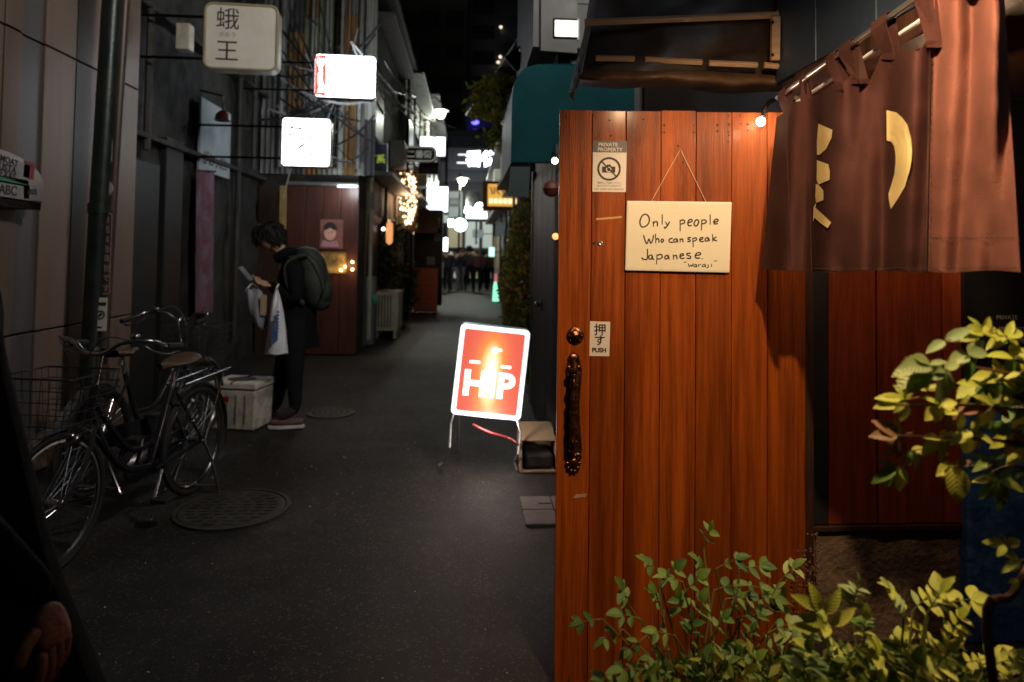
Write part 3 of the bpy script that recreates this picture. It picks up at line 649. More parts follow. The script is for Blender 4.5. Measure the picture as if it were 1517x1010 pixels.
# pole and stickered conduit
pt = thing('drainpipe', 'dark green steel pole standing against the brown panels', 'pole', gnd(124, 690))
def polept(t, dx=0, Y=4.93): return at(lerp(123, 178, t) + dx, lerp(690, -200, t), Y)
pth = [polept(t / 6) for t in range(7)]; pth[0].z = 0
obj('pole', MB().tube(pth, .062, 18), GREENPOLE, pt, smooth=True)
for t in (.42, .78): q = polept(t); obj('collar', MB().tube([q, q + V((0, 0, .07))], .070, 18), GREENPOLE, pt, smooth=True)
cd = thing('conduit', 'brown conduit beside the green pole carrying stickers', 'conduit', gnd(143, 690))
cpts = [polept(t / 6, 19, 5.0) for t in range(7)]; cpts[0].z = 0
obj('pipe', MB().tube(cpts, .036, 10), mat('brown_conduit', (.07, .045, .036), .45, .2), cd, smooth=True)
PINKW = mat('sun_faded_sticker', (.44, .36, .38), .5, var=.12, dirt=(.3, .15, .16), dscale=14, dirt_amt=.5)
def sticker(label, x0, y0, x1, y1, m, Y=4.93, group=None):
    t = thing('pole_sticker', label, 'sticker', at((x0 + x1) / 2, y1, Y), group=group); card('backing', x0, y0, x1, y1, Y, .004, m, t, r=.006); return t
sticker('long faded pinkish white sticker high on the conduit', 153, 141, 167, 239, PINKW)
t = thing('pole_sticker', 'oval white and tan sticker below the long faded one', 'sticker', at(155, 292, 4.93))
M = pxM(155, 279, 4.93); obj('backing', MB().lathe([(.058, -.003), (.058, 0), (.0001, .001)], 24, M=M), PINKW, t)
obj('emblem', MB().box((.0, .0, .003), (.05, .035, .002), M=M), mat('tan_print', (.42, .24, .10), .6), t); obj('bar', MB().box((.0, .0, .0045), (.008, .07, .001), M=M), PINKW, t)
t = sticker('brown framed vertical sticker of many small characters', 148, 313, 166, 438, mat('sticker_brown', (.10, .045, .04), .5), Y=4.93)
m = MB(); w_, h_ = pxsize(150, 316, 164, 435, 4.927); M = pxM(157, 375.5, 4.927)
for s_ in (-1, 1): m.box((s_ * w_ / 2, 0, .001), (.005, h_, .001), M=M); m.box((0, s_ * h_ / 2, .001), (w_, .005, .001), M=M)
obj('border', m, PINKW, t); 
for k, ch in enumerate('当店は会員制です'): lettering(ch, .055, FR(at(157, 325 + 14.5 * k, 4.924), (1, 0, 0)), PINKW, t, ext=.0005)
t = sticker('white sticker with a ringed logo low on the pole', 138, 441, 158, 490, STICK, Y=4.90)
M = pxM(149, 466, 4.897); m = MB(); 
ribbon(m, [(.026 * cos(a * pi / 8), .026 * sin(a * pi / 8)) for a in range(17)], .008, lambda x, y: M @ V((x, y, .002))); obj('ring', m, INK, t)
obj('dot', MB().lathe([(.010, 0), (.010, .002), (.0001, .002)], 10, M=M), INK, t); obj('text_bar', MB().box((0, .075, .001), (.07, .02, .001), M=M), INK, t); obj('text_bar', MB().box((-.012, -.085, .001), (.05, .008, .001), M=M), INK, t)
# stickered meter dome on the wall
cM = onx(14, 292, XL + .02)
mt = thing('meter_box', 'round topped meter box covered in stickers on the brown wall', 'meter', cM)
yc, zc = onx(8, 290, XL).y, onx(20, 298, XL).z
MW = Matrix(((0, 0, 1, XL + .006), (1, 0, 0, 0), (0, 1, 0, 0), (0, 0, 0, 1)))        # local x -> world Y, y -> Z, z -> X
ya, yb = 3.55, onx(58, 290, XL + .1).y; za, zb = zc, onx(20, 226, XL + .1).z
prof = [(ya, za), (yb, za)] + [(lerp(ya, yb, .5) + (yb - ya) / 2 * cos(a * pi / 12), za + (zb - za) * (.35 + .65 * sin(a * pi / 12))) for a in range(0, 13)]
obj('cover', MB().prism(prof, 0, .13, M=MW), mat('stickered_cover', (.28, .26, .25), .35, var=.3, dirt=(.35, .16, .13), dscale=16, dirt_amt=.6), mt, bev=.012, smooth=True)
obj('base', MB().bb(XL + .006, XL + .13, ya + .02, yb - .03, za - .05, za - .002), IRON, mt); obj('cap', MB().ball((XL + .07, lerp(ya, yb, .55), zb + .0), .03, 12, 8), OFFW, mt, smooth=True)
XS = XL + .138
def wallM(px, py, X=XS, tilt=0): c = onx(px, py, X); return FR(c, (0, cos(tilt), sin(tilt)), (0, -sin(tilt), cos(tilt)))
WS = mat('white_sticker', (.26, .26, .27), .5, dirt=(.12, .10, .10), dscale=20); GS = mat('green_sticker', (.05, .22, .12), .5); RS = mat('red_sticker', (.22, .04, .04), .5)
for (px, py, w_, h_, mm, ti) in ((14, 250, .36, .12, WS, -.10), (14, 267, .34, .04, GS, -.02), (14, 281, .36, .09, WS, -.02), (45, 284, .13, .08, WS, .12), (43, 252, .10, .10, RS, -.1)):
    obj('sticker', MB().box((0, 0, 0), (w_, h_, .003), M=wallM(px, py, XS, ti)), mm, mt)
for s_, px, py, sz, mm, ti in (('MOAT', 14, 238, .055, INK, -.12), ('USTA', 12, 249, .062, INK, -.10), ('EXAS', 12, 259, .060, INK, -.10), ('ABC', 12, 281, .08, INK, 0), ('ARES', 47, 284, .045, INK, .12)):
    lettering(s_, sz, wallM(px, py, XS + .003, ti), mm, mt, ext=.001, bold=.001)
# ------------------------------------------------------------------ left: sooty rendered building
b2 = thing('sooty_building', 'sooty rendered building behind the standing person', 'building', (-4.5, 8, 0))
def rough(u, v):
    y = 5.95 + 4.15 * u; z = 6.6 * v
    return V((-3.04 + .05 * noise.noise(V((y * 1.6, z * 1.1, 0))) + .03 * noise.noise(V((y * 6, z * 5, 4))), y, z))
obj('wall', MB().grid(rough, 90, 110), DARKW, b2, smooth=True)
obj('core', MB().bb(-7, -3.12, 5.96, 10.1, 0, 6.6), DARKW, b2)
a, b = onx(216, 400, -2.98).y, onx(262, 400, -2.98).y
obj('dark_doorway', MB().bb(-3.1, -2.955, 6.0, 6.75, 0, 2.3), BLACK, b2, bev=.01)
obj('dark_doorway', MB().bb(-3.1, -2.94, 6.85, 7.25, 0, 2.6), BLACK, b2, bev=.01)
for zz in (2.5, 3.7, 4.9):
    obj('ledge', MB().bb(-3.1, -2.9, 5.98, 10.05, zz, zz + .05), DARKW, b2, bev=.01)
for yy, zz0, zz1 in ((6.4, 2.4, 6.3), (8.9, .4, 5.5), (9.5, 2.6, 6.3)):
    obj('pipe', MB().tube([(-2.93, yy, zz0), (-2.93, yy, zz1)], .035, 8), CAST, b2, smooth=True)
# board on the wall with its lamp, pink banner
X2 = -2.93
nb = thing('blank_signboard', 'pale blue-white signboard with scrawled writing on the sooty wall', 'sign', onx(318, 255, X2))
ya, yb = onx(297, 200, X2).y, onx(342, 200, X2).y; za, zb = onx(297, 252, X2).z, onx(297, 142, X2).z
obj('board', MB().bb(X2 - .03, X2, ya, yb, za, zb), mat('pale_board', (.42, .50, .54), .5, var=.12, dirt=(.22, .26, .27), dscale=3), nb, bev=.006)
lettering('がおうだ!!', .17, FR((X2 + .004, (ya + yb) / 2 - .02, za + .16), (0, 1, 0)), INK, nb, ext=.001, bold=.002)
gl = thing('board_lamp', 'dark domed lamp hanging over the pale signboard', 'lamp', onx(328, 185, X2 + .25))
q = onx(330, 172, X2 + .25)
obj('lamp_shade', MB().lathe([(.03, .06), (.07, .02), (.085, -.05), (.08, -.05), (.0001, .0)], 18, M=Matrix.Translation(q)), mat('red_brown_enamel', (.10, .025, .02), .35), gl, smooth=True)
obj('arm', MB().tube([q + V((0, 0, .06)), q + V((0, 0, .22)), q + V((-.25, 0, .28))], .012, 8), IRON, gl)
bn = thing('pink_banner', 'tall pink and mauve cloth banner hanging below the pale signboard', 'banner', onx(304, 460, X2))
def ban(u, v):
    px = lerp(291, 317, u) - 2 * v; p = onx(px, lerp(254, 462, v), X2 + .02 + .02 * sin(u * 8 + v * 3)); return p
obj('cloth', MB().grid(ban, 14, 30), mat('pink_banner_cloth', (.20, .075, .11), .8, var=.4, scale=2.5, dirt=(.24, .20, .28), dscale=2, dirt_amt=.9), bn, smooth=True, solid=.003)
obj('rail', MB().tube([onx(289, 252, X2 + .02), onx(319, 254, X2 + .02)], .010, 6), IRON, bn)
# ------------------------------------------------------------------ left: corrugated building whose end wall faces the viewer
Y3 = 10.1
b3 = thing('corrugated_building', 'patched corrugated iron building above the red-brown screen', 'building', (-3, 12.5, 0))
obj('core', MB().bb(-7, -1.62, Y3 + .12, 15, 0, 2.7), DARKW, b3); obj('core', MB().bb(-7, -1.50, Y3 + .12, 15, 2.7, 5.3), DARKW, b3)
random.seed(3)
xs_ = [410, 428, 452, 468, 492, 508, 524, 541, 560]
def corr(x0, x1, z0, z1, Y, amp=.018, per=.075):
    n = max(6, int((x1 - x0) / per * 6))
    return MB().grid(lambda u, v: V((x0 + (x1 - x0) * u, Y + amp * sin((x0 + (x1 - x0) * u) / per * 2 * pi), z0 + (z1 - z0) * v)), n, 1)
edges = [-3.0, -2.62, -2.42, -2.18, -2.02, -1.84, -1.66, -1.52, -1.38]
for i in range(8):
    z = 2.62; top = 5.55 - .0 * i
    while z < top - .1:
        z2 = min(top, z + random.uniform(.7, 1.6)); k = [0, 4, 0, 2, 1, 3, 2, 1][i] if random.random() < .6 else random.randrange(5)
        obj('sheet', corr(edges[i] - .02, edges[i + 1] + .01, z, z2 + .03, Y3 + random.choice([0, .03, .06]) - .02 * (i % 2)), CORR[k], b3, smooth=True, solid=.004); z = z2
for i, (x, z0, z1, r) in enumerate(((-2.72, 2.7, 5.5, .04), (-2.3, 3.1, 5.4, .022), (-1.95, 2.7, 5.5, .05), (-1.78, 2.7, 5.4, .02), (-1.6, 2.7, 5.5, .036), (-2.1, 2.7, 5.5, .03))):
    obj('pipe', MB().tube([(x, Y3 - .10, z0), (x + .02, Y3 - .10, z1)], r, 10), [GREYM, CORR[0], IRON, CORR[3]][i % 4], b3, smooth=True)
obj('eave', MB().bb(-3.2, -1.15, Y3 - .35, 15.1, 5.5, 5.6), CORR[4], b3)
obj('upper_window', MB().bb(-1.505, -1.48, 10.9, 11.9, 3.3, 4.5), mat('greenish_lit_pane', (.45, .50, .34), .4), b3); 
for zz in (3.3, 3.9, 4.5): obj('window_bar', MB().bb(-1.50, -1.46, 10.86, 11.94, zz - .02, zz + .02), CORR[4], b3)
# cables across the end wall
cb = thing('cable_bundle', 'tangled black cables draped across the corrugated wall', 'cables', (-2.2, 9.8, 2.7))
random.seed(21)
for i in range(30):
    x0, x1 = random.uniform(-3.0, -2.1), random.uniform(-2.0, -1.2); z0, z1 = random.uniform(3.2, 5.0), random.uniform(2.7, 4.4)
    if i % 3 == 0: z0, z1 = z1, z0
    y = Y3 - random.uniform(.15, .45); sg = random.uniform(.1, .5); r = random.choice([.008, .011, .016])
    obj('cable', MB().tube([V((lerp(x0, x1, t / 10), y + .05 * sin(t), lerp(z0, z1, t / 10) - sg * sin(pi * t / 10))) for t in range(11)], r, 5), CABLEG if i % 5 == 0 else CABLE, cb)
for k in range(9):
    cx, cz = -2.45 + .06 * (k % 4), 3.15 + .05 * (k // 3); r = .14 + .02 * (k % 3)
    obj('coil', MB().tube([V((cx + r * cos(a * pi / 8), Y3 - .3 - .01 * k, cz + r * 1.1 * sin(a * pi / 8))) for a in range(16)], .009, 5, closed=True), CABLE, cb)
# red-brown screen with pictures and the light above
sc = thing('entrance_screen', 'red-brown board screen with two pictures facing up the alley', 'screen', (-2.2, Y3, 0))
x0, x1 = at(424, 400, Y3 - .06).x, at(530, 400, Y3 - .06).x; zt = at(480, 277, Y3).z
for i in range(4):
    a, b = lerp(x0, x1, i / 4), lerp(x0, x1, (i + 1) / 4); obj('board', MB().bb(a + .003, b - .003, Y3 - .10, Y3 - .05, .02, zt), mat('oxblood_board', (.075, .021, .012), .42, var=.35, scale=3, stretch=(5, 5, .5)), sc, bev=.004)
obj('post', MB().bb(x0 - .11, x0 - .01, Y3 - .1, Y3, 0, zt), mat('mustard_post', (.42, .27, .09), .6, var=.3, scale=5), sc, bev=.005)
obj('panel', MB().bb(-3.02, x0 - .115, Y3 - .04, Y3, 0, zt), DKWOOD, sc)
def gface(name, base, var_col, s):
    m = mat(name, base, .5, var=.5, scale=9, dirt=var_col, dscale=5, dirt_amt=.9); return m
p = thing('portrait_print', 'small smiling portrait poster pinned to the red-brown screen', 'picture', at(490, 368, Y3 - .12))
card('print', 474, 325, 508, 368, Y3 - .115, .01, mat('portrait_dark', (.26, .10, .08), .5, var=.4, scale=8), p)
M = pxM(489, 345, Y3 - .118); SK = mat('printed_skin', (.85, .45, .34), .5, var=.2, scale=14)
obj('printed_face', MB().lathe([(.085, 0), (.085, .002), (.0001, .003)], 20, M=M @ Matrix.Scale(1.25, 4, (0, 1, 0))), SK, p)
obj('printed_hair', MB().prism([(.1 * cos(a * pi / 8), .05 + .11 * sin(a * pi / 8)) for a in range(9)] + [(-.06, .04), (0, .075), (.06, .04)], .003, .005, M=M), INK, p)
obj('printed_shirt', MB().prism([(-.13, -.2), (.13, -.2), (.10, -.10), (0, -.13), (-.10, -.10)], .003, .005, M=M), mat('printed_mauve', (.5, .28, .34), .5), p)
for q_ in ((-.03, .01), (.03, .01)): obj('printed_eye', MB().box((q_[0], q_[1], .006), (.02, .008, .002), M=M), INK, p)
obj('printed_mouth', MB().box((0, -.045, .006), (.04, .01, .002), M=M), mat('printed_white', (.8, .7, .65), .5), p)
p = thing('gilt_picture', 'gilt framed glossy picture lit by small bulbs beneath the portrait', 'picture', at(490, 405, Y3 - .12))
card('print', 469, 374, 512, 404, Y3 - .115, .02, mat('gilt_print', (.50, .34, .12), .35, var=.6, scale=7, dirt=(.12, .08, .04), dscale=6, dirt_amt=.9), p)
m = MB(); w_, h_ = pxsize(469, 374, 512, 404, Y3 - .118); M = pxM(490.5, 389, Y3 - .118)
for s_ in (-1, 1): m.box((s_ * w_ / 2, 0, .004), (.02, h_ + .02, .012), M=M); m.box((0, s_ * h_ / 2, .004), (w_, .02, .012), M=M)
obj('frame', m, mat('gilt', (.5, .34, .12), .3, .6), p)
for k, (x, y) in enumerate(((511, 395), (522, 388), (522, 399), (505, 400))):
    o = obj('fairy_bulb', MB().ball(at(x, y, Y3 - .17), .018, 8, 6), emis('amber_dot', (1, .62, .22), 14, sample=False)); tag(o, ['tiny amber bulb at the right edge of the gilt picture', 'upper right amber bulb beyond the gilt picture', 'lower right amber bulb beyond the gilt picture', 'tiny amber bulb under the corner of the gilt picture'][k], 'bulb', 'amber bulbs by the gilt picture')
lp = bpy.data.lights.new('picture_bulbs', 'POINT'); lp.energy = 1.6; lp.color = (1, .6, .28); lp.shadow_soft_size = .03; lpo = bpy.data.objects.new('picture_bulbs', lp); COL.objects.link(lpo); lpo.location = at(512, 393, Y3 - .32)
tl = thing('tube_lamp', 'slim horizontal lamp above the red-brown screen', 'lamp', at(480, 274, Y3 - .15))
obj('housing', MB().tube([at(427, 271, Y3 - .16), at(531, 274, Y3 - .16)], .028, 8), GREYM, tl)
obj('tube', MB().tube([at(500, 275.5, Y3 - .19), at(530, 276, Y3 - .19)], .017, 8), emis('cool_tube_dim', (.75, .85, 1), 2.2), tl)
lq = bpy.data.lights.new('tube_light', 'POINT'); lq.energy = 9; lq.color = (.86, .93, 1); lq.shadow_soft_size = .03; lqo = bpy.data.objects.new('tube_light', lq); COL.objects.link(lqo); lqo.location = at(515, 279, Y3 - .42)
# ------------------------------------------------------------------ projecting lit signs on the left
t, M, w_, h_ = lightbox('unlit_box_sign', 'aged off-white box sign with two large characters, unlit', 304, 6, 411, 103, 6.2, .16, mat('unlit_acrylic', (.80, .78, .70), .35, var=.06, dirt=(.66, .60, .46), dscale=2, dirt_amt=.4), r=.07, wallx=-3.0, rz=.06)
lettering('蛾', .21, M @ Matrix.Translation((-w_ * .19, h_ * .27, .001)), INK, t); lettering('王', .21, M @ Matrix.Translation((-w_ * .19, -h_ * .22, .001)), INK, t)
lettering('がおう', .05, M @ Matrix.Translation((-w_ * .19, h_ * .03, .001)), GREYI, t)
obj('junction_box', MB().bb(-2.62, -2.50, 6.2, 6.32, at(290, 73, 6.2).z, at(290, 34, 6.2).z), OFFW, t, bev=.01)
obj('rim', MB().tube([M @ V((x, y, .004)) for x, y in rrect(w_ - .01, h_ - .01, .065, 6)], .012, 6, closed=True), mat('yellowed_rim', (.40, .34, .22), .5, var=.2), t, smooth=True)
RED_E = emis('red_lightbox', (1, .10, .04), 1.1)
t, M, w_, h_ = lightbox('lit_box_sign', 'wide glowing white box sign with a red end strip', 466, 81, 557, 145, 9.0, .18, WHITEL, r=.06, wallx=-3.0, rz=.05, side=IRON)
obj('red_strip', MB().prism([(-w_ / 2 + .012, -h_ / 2 + .03), (-w_ / 2 + .15, -h_ / 2 + .012), (-w_ / 2 + .15, h_ / 2 - .012), (-w_ / 2 + .012, h_ / 2 - .03)], .001, .004, M=M), RED_E, t)
obj('strip_mark', MB().prism([(-w_ / 2 + .085 + a, b) for a, b in ((-.045, .22), (.045, .22), (.035, .15), (.015, .12), (.02, -.08), (.045, -.15), (.04, -.22), (-.035, -.22), (-.02, -.16), (-.035, -.06), (-.02, .10), (-.045, .15))], .004, .007, M=M), WHITEL, t)
t, M, w_, h_ = lightbox('lit_box_sign', 'square glowing white box sign with broken brush marks', 417, 174, 490, 247, 7.5, .15, emis('square_sign_white', (.86, .94, 1), 5), r=.045, wallx=-2.98, rz=.04, side=IRON)
m = MB()
for pts in ([(125, 720), (125, 740)], [(120, 735), (165, 742)], [(97, 778), (122, 778), (123, 760)], [(172, 735), (178, 748)], [(160, 855), (182, 838), (195, 828)], [(228, 785), (234, 795)], [(180, 790), (190, 800)], [(225, 820), (240, 828)], [(270, 845), (278, 850)], [(300, 880), (306, 886)], [(262, 925), (276, 905)], [(228, 888), (246, 880)], [(285, 858), (296, 862)], [(222, 850), (240, 846)]):
    ribbon(m, [((x - 207) / 280 * w_, (816 - y) / 280 * h_) for x, y in pts], .026, lambda x, y: M @ V((x, y, .003)))
obj('brush_mark', m, mat('grey_ink', (.10, .10, .12), .6), t)
obj('cord', MB().tube(smooth_path([M @ V((-w_ * .3, -h_ / 2, -.05)), M @ V((-w_ * .36, -h_ / 2 - .12, -.05)), M @ V((-w_ * .45, -h_ / 2 - .35, -.05))], 4), .008, 6), OFFW, t)
t, M, w_, h_ = lightbox('navy_sign', 'navy sign with yellow-green characters beyond the square sign', 529, 212, 574, 255, 11.0, .08, mat('navy_face', (.012, .03, .075), .4), r=.01, wallx=-1.6, side=STEEL)
lettering('銀河系', .155, M @ Matrix.Translation((-.02, -.02, .003)), emis('lime_letters', (.55, .65, .08), .45, sample=False), t, bold=.003)
t, M, w_, h_ = lightbox('oval_sign', 'dark rounded sign with a pale outline and pale characters', 596, 216, 647, 240, 14, .08, BLACK, r=.12, wallx=-1.55, side=BLACK)
obj('border', MB().tube([M @ V((x, y, .006)) for x, y in rrect(w_ - .05, h_ - .05, .11, 6)], .013, 6, closed=True), emis('pale_outline', (.5, .5, .42), .35, sample=False), t)
lettering('二番街', .17, M @ Matrix.Translation((0, 0, .004)), MATS['pale_outline'], t, bold=.003)
t, M, w_, h_ = lightbox('lit_box_sign', 'white lit sign partly behind the dark rounded sign', 622, 202, 660, 231, 17, .12, WHITEF, r=.02, wallx=-1.4, side=GREYM)
m = MB(); ribbon(m, [(-.05, -.09), (-.02, .02), (-.03, .09)], .02, lambda x, y: M @ V((x, y, .003))); ribbon(m, [(.12, .02), (.22, .09)], .02, lambda x, y: M @ V((x, y, .003))); obj('brush_mark', m, INK, t)
t, M, w_, h_ = lightbox('lit_box_sign', 'tall blank white lit sign above the red notice board', 632, 276, 664, 314, 18, .14, WHITEF, r=.02, wallx=-1.4, side=GREYM)
t, M, w_, h_ = lightbox('dark_sign', 'unlit dark sign panel under the rounded sign', 620, 240, 650, 258, 14.5, .05, mat('maroon_face', (.05, .02, .03), .5), r=.01, wallx=-1.5, side=GREYM)
t, M, w_, h_ = lightbox('small_sign', 'small grey framed sign beside the tall blank lit sign', 665, 293, 681, 306, 22, .05, mat('grey_face', (.25, .27, .29), .4), r=.02, side=GREYM, wallx=-1.2)
m = MB()
for q in range(4): m.box((-.09 + q * .06, 0, .003), (.035, .08, .004), M=M)
obj('mark', m, MATS['pale_outline'], t)
for w__, nm in (): pass
# ------------------------------------------------------------------ left facades beyond
def facade(nm, label, X, y0, y1, H, cols_, seed, lit_):
    random.seed(seed); t = thing(nm, label, 'building', ((X - 3) , (y0 + y1) / 2, 0))
    sg = 1 if X < 0 else -1
    obj('wall', MB().bb(min(X, X - sg * 5), max(X, X - sg * 5), y0, y1, 0, H), cols_[0], t)
    n = int((y1 - y0) / 1.4)
    for k in range(n):
        a = y0 + (k + .12) * (y1 - y0) / n; b = y0 + (k + .88) * (y1 - y0) / n
        for fl in range(2):
            z0 = (.9 if k % 2 else .1, 3.35)[fl]; z1 = (2.2, 4.55)[fl]
            if fl == 0 and k % 2 == 0: obj('door', MB().bb(X - .02, X + .035, a + .15, b - .15, .02, 2.1) if sg > 0 else MB().bb(X - .035, X + .02, a + .15, b - .15, .02, 2.1), random.choice([DKWOOD, REDWOOD, GREYM]), t, bev=.01); continue
            em = lit_[random.randrange(len(lit_))]
            f = obj('window_frame', MB().box((X + sg * .02, (a + b) / 2, (z0 + z1) / 2), (.07, b - a, z1 - z0)), CORR[4], t, bev=.006)
            obj('pane', MB().box((X + sg * .062, (a + b) / 2 - (b - a) * .23, (z0 + z1) / 2), (.012, (b - a) * .42, z1 - z0 - .12)), em, f)
            obj('pane', MB().box((X + sg * .062, (a + b) / 2 + (b - a) * .23, (z0 + z1) / 2), (.012, (b - a) * .42, z1 - z0 - .12)), em, f)
    for z in (2.75, H - .12):
        obj('eave', MB().box((X + sg * .15, (y0 + y1) / 2, z), (.5, y1 - y0 - .04, .07)), cols_[1], t, bev=.01)
    for k in range(n + 1):
        y = y0 + k * (y1 - y0) / n; y = min(max(y, y0 + .1), y1 - .1)
        obj('pipe', MB().tube([(X + sg * .06, y, .1), (X + sg * .06, y, H - .2)], .03, 8), random.choice([GREYM, OFFW, IRON]), t, smooth=True)
        if k % 2 and k < n: obj('wall_unit', MB().box((X + sg * .22, y + .5, 3.0 + .4 * (k % 3)), (.3, .6, .5)), OFFW, t, bev=.02)
    return t
PALEG = mat('pale_green_facade', (.11, .13, .11), .7, var=.3, scale=2, dirt=(.12, .12, .10), dscale=2, dirt_amt=.7)
TAN = mat('tan_facade', (.11, .08, .045), .7, var=.3, scale=2, dirt=(.10, .07, .04), dscale=2)
DIMW = [GLASSD, GLASSD, emis('dim_green_window', (.6, .75, .5), .10, sample=False), emis('dim_amber_window', (1, .6, .25), .12, sample=False)]
b3side = facade('narrow_bar_building', 'narrow bar building behind the potted shrub and outdoor unit', -1.60, 10.95, 15.0, 5.45, (TAN, CORR[0]), 4, DIMW)
facade('pale_green_building', 'pale green two-storey building behind the fairy lights', -1.40, 15.02, 20.6, 5.6, (PALEG, CORR[1]), 5, DIMW)
facade('far_left_building', 'two-storey bar building beside the nearer street lamp', -1.30, 20.62, 29, 6.4, (CORR[0], CORR[4]), 6, DIMW + [emis('cool_window', (.7, .85, 1), .7, sample=False)])
facade('ivy_backed_building', 'dark low bar building behind the ivy', .95, 6.7, 13.2, 3.6, (DARKW, CORR[4]), 7, [GLASSD])
facade('far_right_building', 'far low bar building past the ivy with a yellow lit sign', 1.15, 13.25, 29, 4.6, (CORR[4], CORR[0]), 8, DIMW + [MATS['cool_window']])
# ------------------------------------------------------------------ right: dark building with teal awning
DKB = mat('dark_facade', (.030, .026, .028), .6, var=.4, scale=3, bump=.3)
b4 = thing('dark_building', 'near-black bar building under the teal awning', 'building', (1.6, 5.8, 0))
obj('wall', MB().bb(.66, 5, 5.07, 6.65, 0, 3.4), BLACK, b4)
obj('upper_wall', MB().bb(.46, 5, 4.94, 6.6, 3.02, 5.6), BLACK, b4)
for k in range(4): obj('board', MB().bb(.635, .658, 5.0 + k * .40, 5.39 + k * .40, .05, 2.2), DKB, b4, bev=.004)
obj('corner_trim', MB().bb(.625, .66, 6.6, 6.66, .05, 2.3), CORR[0], b4)
obj('corner_trim', MB().bb(.63, .67, 4.90, 4.948, .05, 2.3), BLACK, b4)
k = obj('door_knob', MB().ball((.60, 5.75, 1.5 - 75 * 5.75 / 1011), .028, 14, 8), CHROME, b4, smooth=True)
obj('knob_plate', MB().box((.63, 5.75, 1.5 - 75 * 5.75 / 1011), (.01, .07, .10)), STEEL, b4)
ta = thing('teal_awning', 'teal cloth awning with rounded front corner over the dark building', 'awning', (.8, 5.2, 2.1))
def xz(px, py, Y): p = at(px, py, Y); return (p.x, p.z)
pr = [xz(x, y, 5.0) for x, y in ((757, 240), (758, 175), (759, 140), (762, 122), (770, 108), (781, 99), (797, 95), (940, 92), (940, 240))]
MX = Matrix(((1, 0, 0, 0), (0, 0, 1, 0), (0, 1, 0, 0), (0, 0, 0, 1)))             # local x,y -> X,Z ; z -> Y
obj('side_panel', MB().prism(pr, 5.0, 5.02, M=MX), TEAL, ta)
obj('cover', MB().add([MX @ V((x, z, y)) for y in (5.021, 6.4) for x, z in pr[:8]], [(i, i + 1, 9 + i, 8 + i) for i in range(7)]), mat('pale_awning_edge', (.14, .22, .24), .6, var=.2), ta, smooth=True)
vl = [xz(x, y, 5.0) for x, y in ((752, 290), (757, 241), (830, 241), (786, 292))]
obj('valance', MB().prism([xz(757, 241, 5.03), xz(753, 290, 5.03), xz(783, 292, 5.03), xz(786, 241, 5.03)], 5.03, 5.05, M=MX), mat('teal_valance', (.020, .035, .04), .8), ta)
obj('rib', MB().tube([at(757, 240, 5.01), at(940, 240, 5.01)], .010, 6), IRON, ta)
fl_ = thing('flood_lamp', 'small square lit floodlight under the grey eave above the teal awning', 'lamp', at(839, 56, 4.9))
card('housing', 819, 27, 858, 58, 4.9, .05, GREYM, fl_, r=.01); card('glass', 822, 30, 856, 54, 4.895, .004, emis('flood_glass', (1, .93, .82), .75), fl_, r=.005)
obj('wall', MB().bb(.64, 3.0, 4.93, 5.0, 3.35, 5.6), BLACK, b4)
obj('eave', MB().prism([xz(806, -60, 4.7), xz(806, 62, 4.7), xz(862, 66, 4.7), xz(862, -60, 4.7)], 4.9, 4.94, M=MX), BLACK, b4)
ms = thing('slanted_sign', 'narrow dark sign with slanted pale letters beside the grey eave', 'sign', at(785, 92, 6.2))
M = pxM(783, 75, 6.2, 0) @ Matrix.Rotation(radians(38), 4, 'Z')
obj('board', MB().prism(rrect(.42, .17, .01), -.03, 0, M=M), BLACK, ms); lettering('ME', .16, M @ Matrix.Translation((.03, 0, .002)), emis('pale_letters', (.6, .6, .56), .35, sample=False), ms, bold=.004)
for k, (x, y, Y, r, s, nm, lab) in enumerate(((822, 238, 4.7, .022, 12, 'wall_bulb', 'small white bulb at the edge of the dark building'), (823, 350, 4.8, .024, 1.6, 'wall_bulb', 'dim orange bulb on the dark building by the door edge'))):
    t = thing(nm, lab, 'light bulb', at(x, y, Y)); obj('glass', MB().ball(at(x, y, Y), r, 12, 8), emis('bulb_%s' % 'ab'[k], (1, .9, .7) if k == 0 else (1, .45, .16), s, sample=False), t, smooth=True)
    obj('socket', MB().tube([at(x, y, Y), at(x + 3, y - 7, Y), V((.70, 4.95, at(x, y, Y).z + .03))], .010, 6), IRON, t)
t = thing('red_lantern', 'small dull red lantern hanging beside the dark building', 'lantern', at(817, 292, 4.8))
obj('shade', MB().lathe([(.015, .10), (.05, .08), (.065, .04), (.05, .0), (.02, -.015)], 14, M=Matrix.Translation(at(817, 288, 4.8))), mat('lantern_red', (.09, .014, .008), .6), t, smooth=True)
obj('cord', MB().tube([at(817, 270, 4.8), at(819, 235, 4.88)], .004, 5), CABLE, t)
# ------------------------------------------------------------------ cardboard box, cables, illuminated A-board
t = thing('cardboard_box', 'open beige cardboard box on the ground behind the lit red sign', 'box', gnd(800, 700))
Yb_ = gnd(800, 702).y; x0 = at(773, 690, Yb_).x; x1 = at(824, 690, Yb_).x; z1 = at(800, 655, Yb_).z
obj('side', MB().bb(x0, x1, Yb_ + .30, Yb_ + .31, .01, z1 + .04), CARD, t); obj('side', MB().bb(x1, x1 + .012, Yb_, Yb_ + .31, .01, z1), CARD, t)
obj('side', MB().bb(x0 - .012, x0, Yb_, Yb_ + .31, .01, z1), CARD, t); obj('bottom', MB().bb(x0, x1, Yb_, Yb_ + .3, .01, .02), CARD, t)
obj('flap', MB().add([(x0, Yb_ + .05, z1), (x1, Yb_ + .05, z1), (x1, Yb_ + .29, z1 + .07), (x0, Yb_ + .29, z1 + .07)], [(0, 1, 2, 3)]), CARD, t, solid=.006)
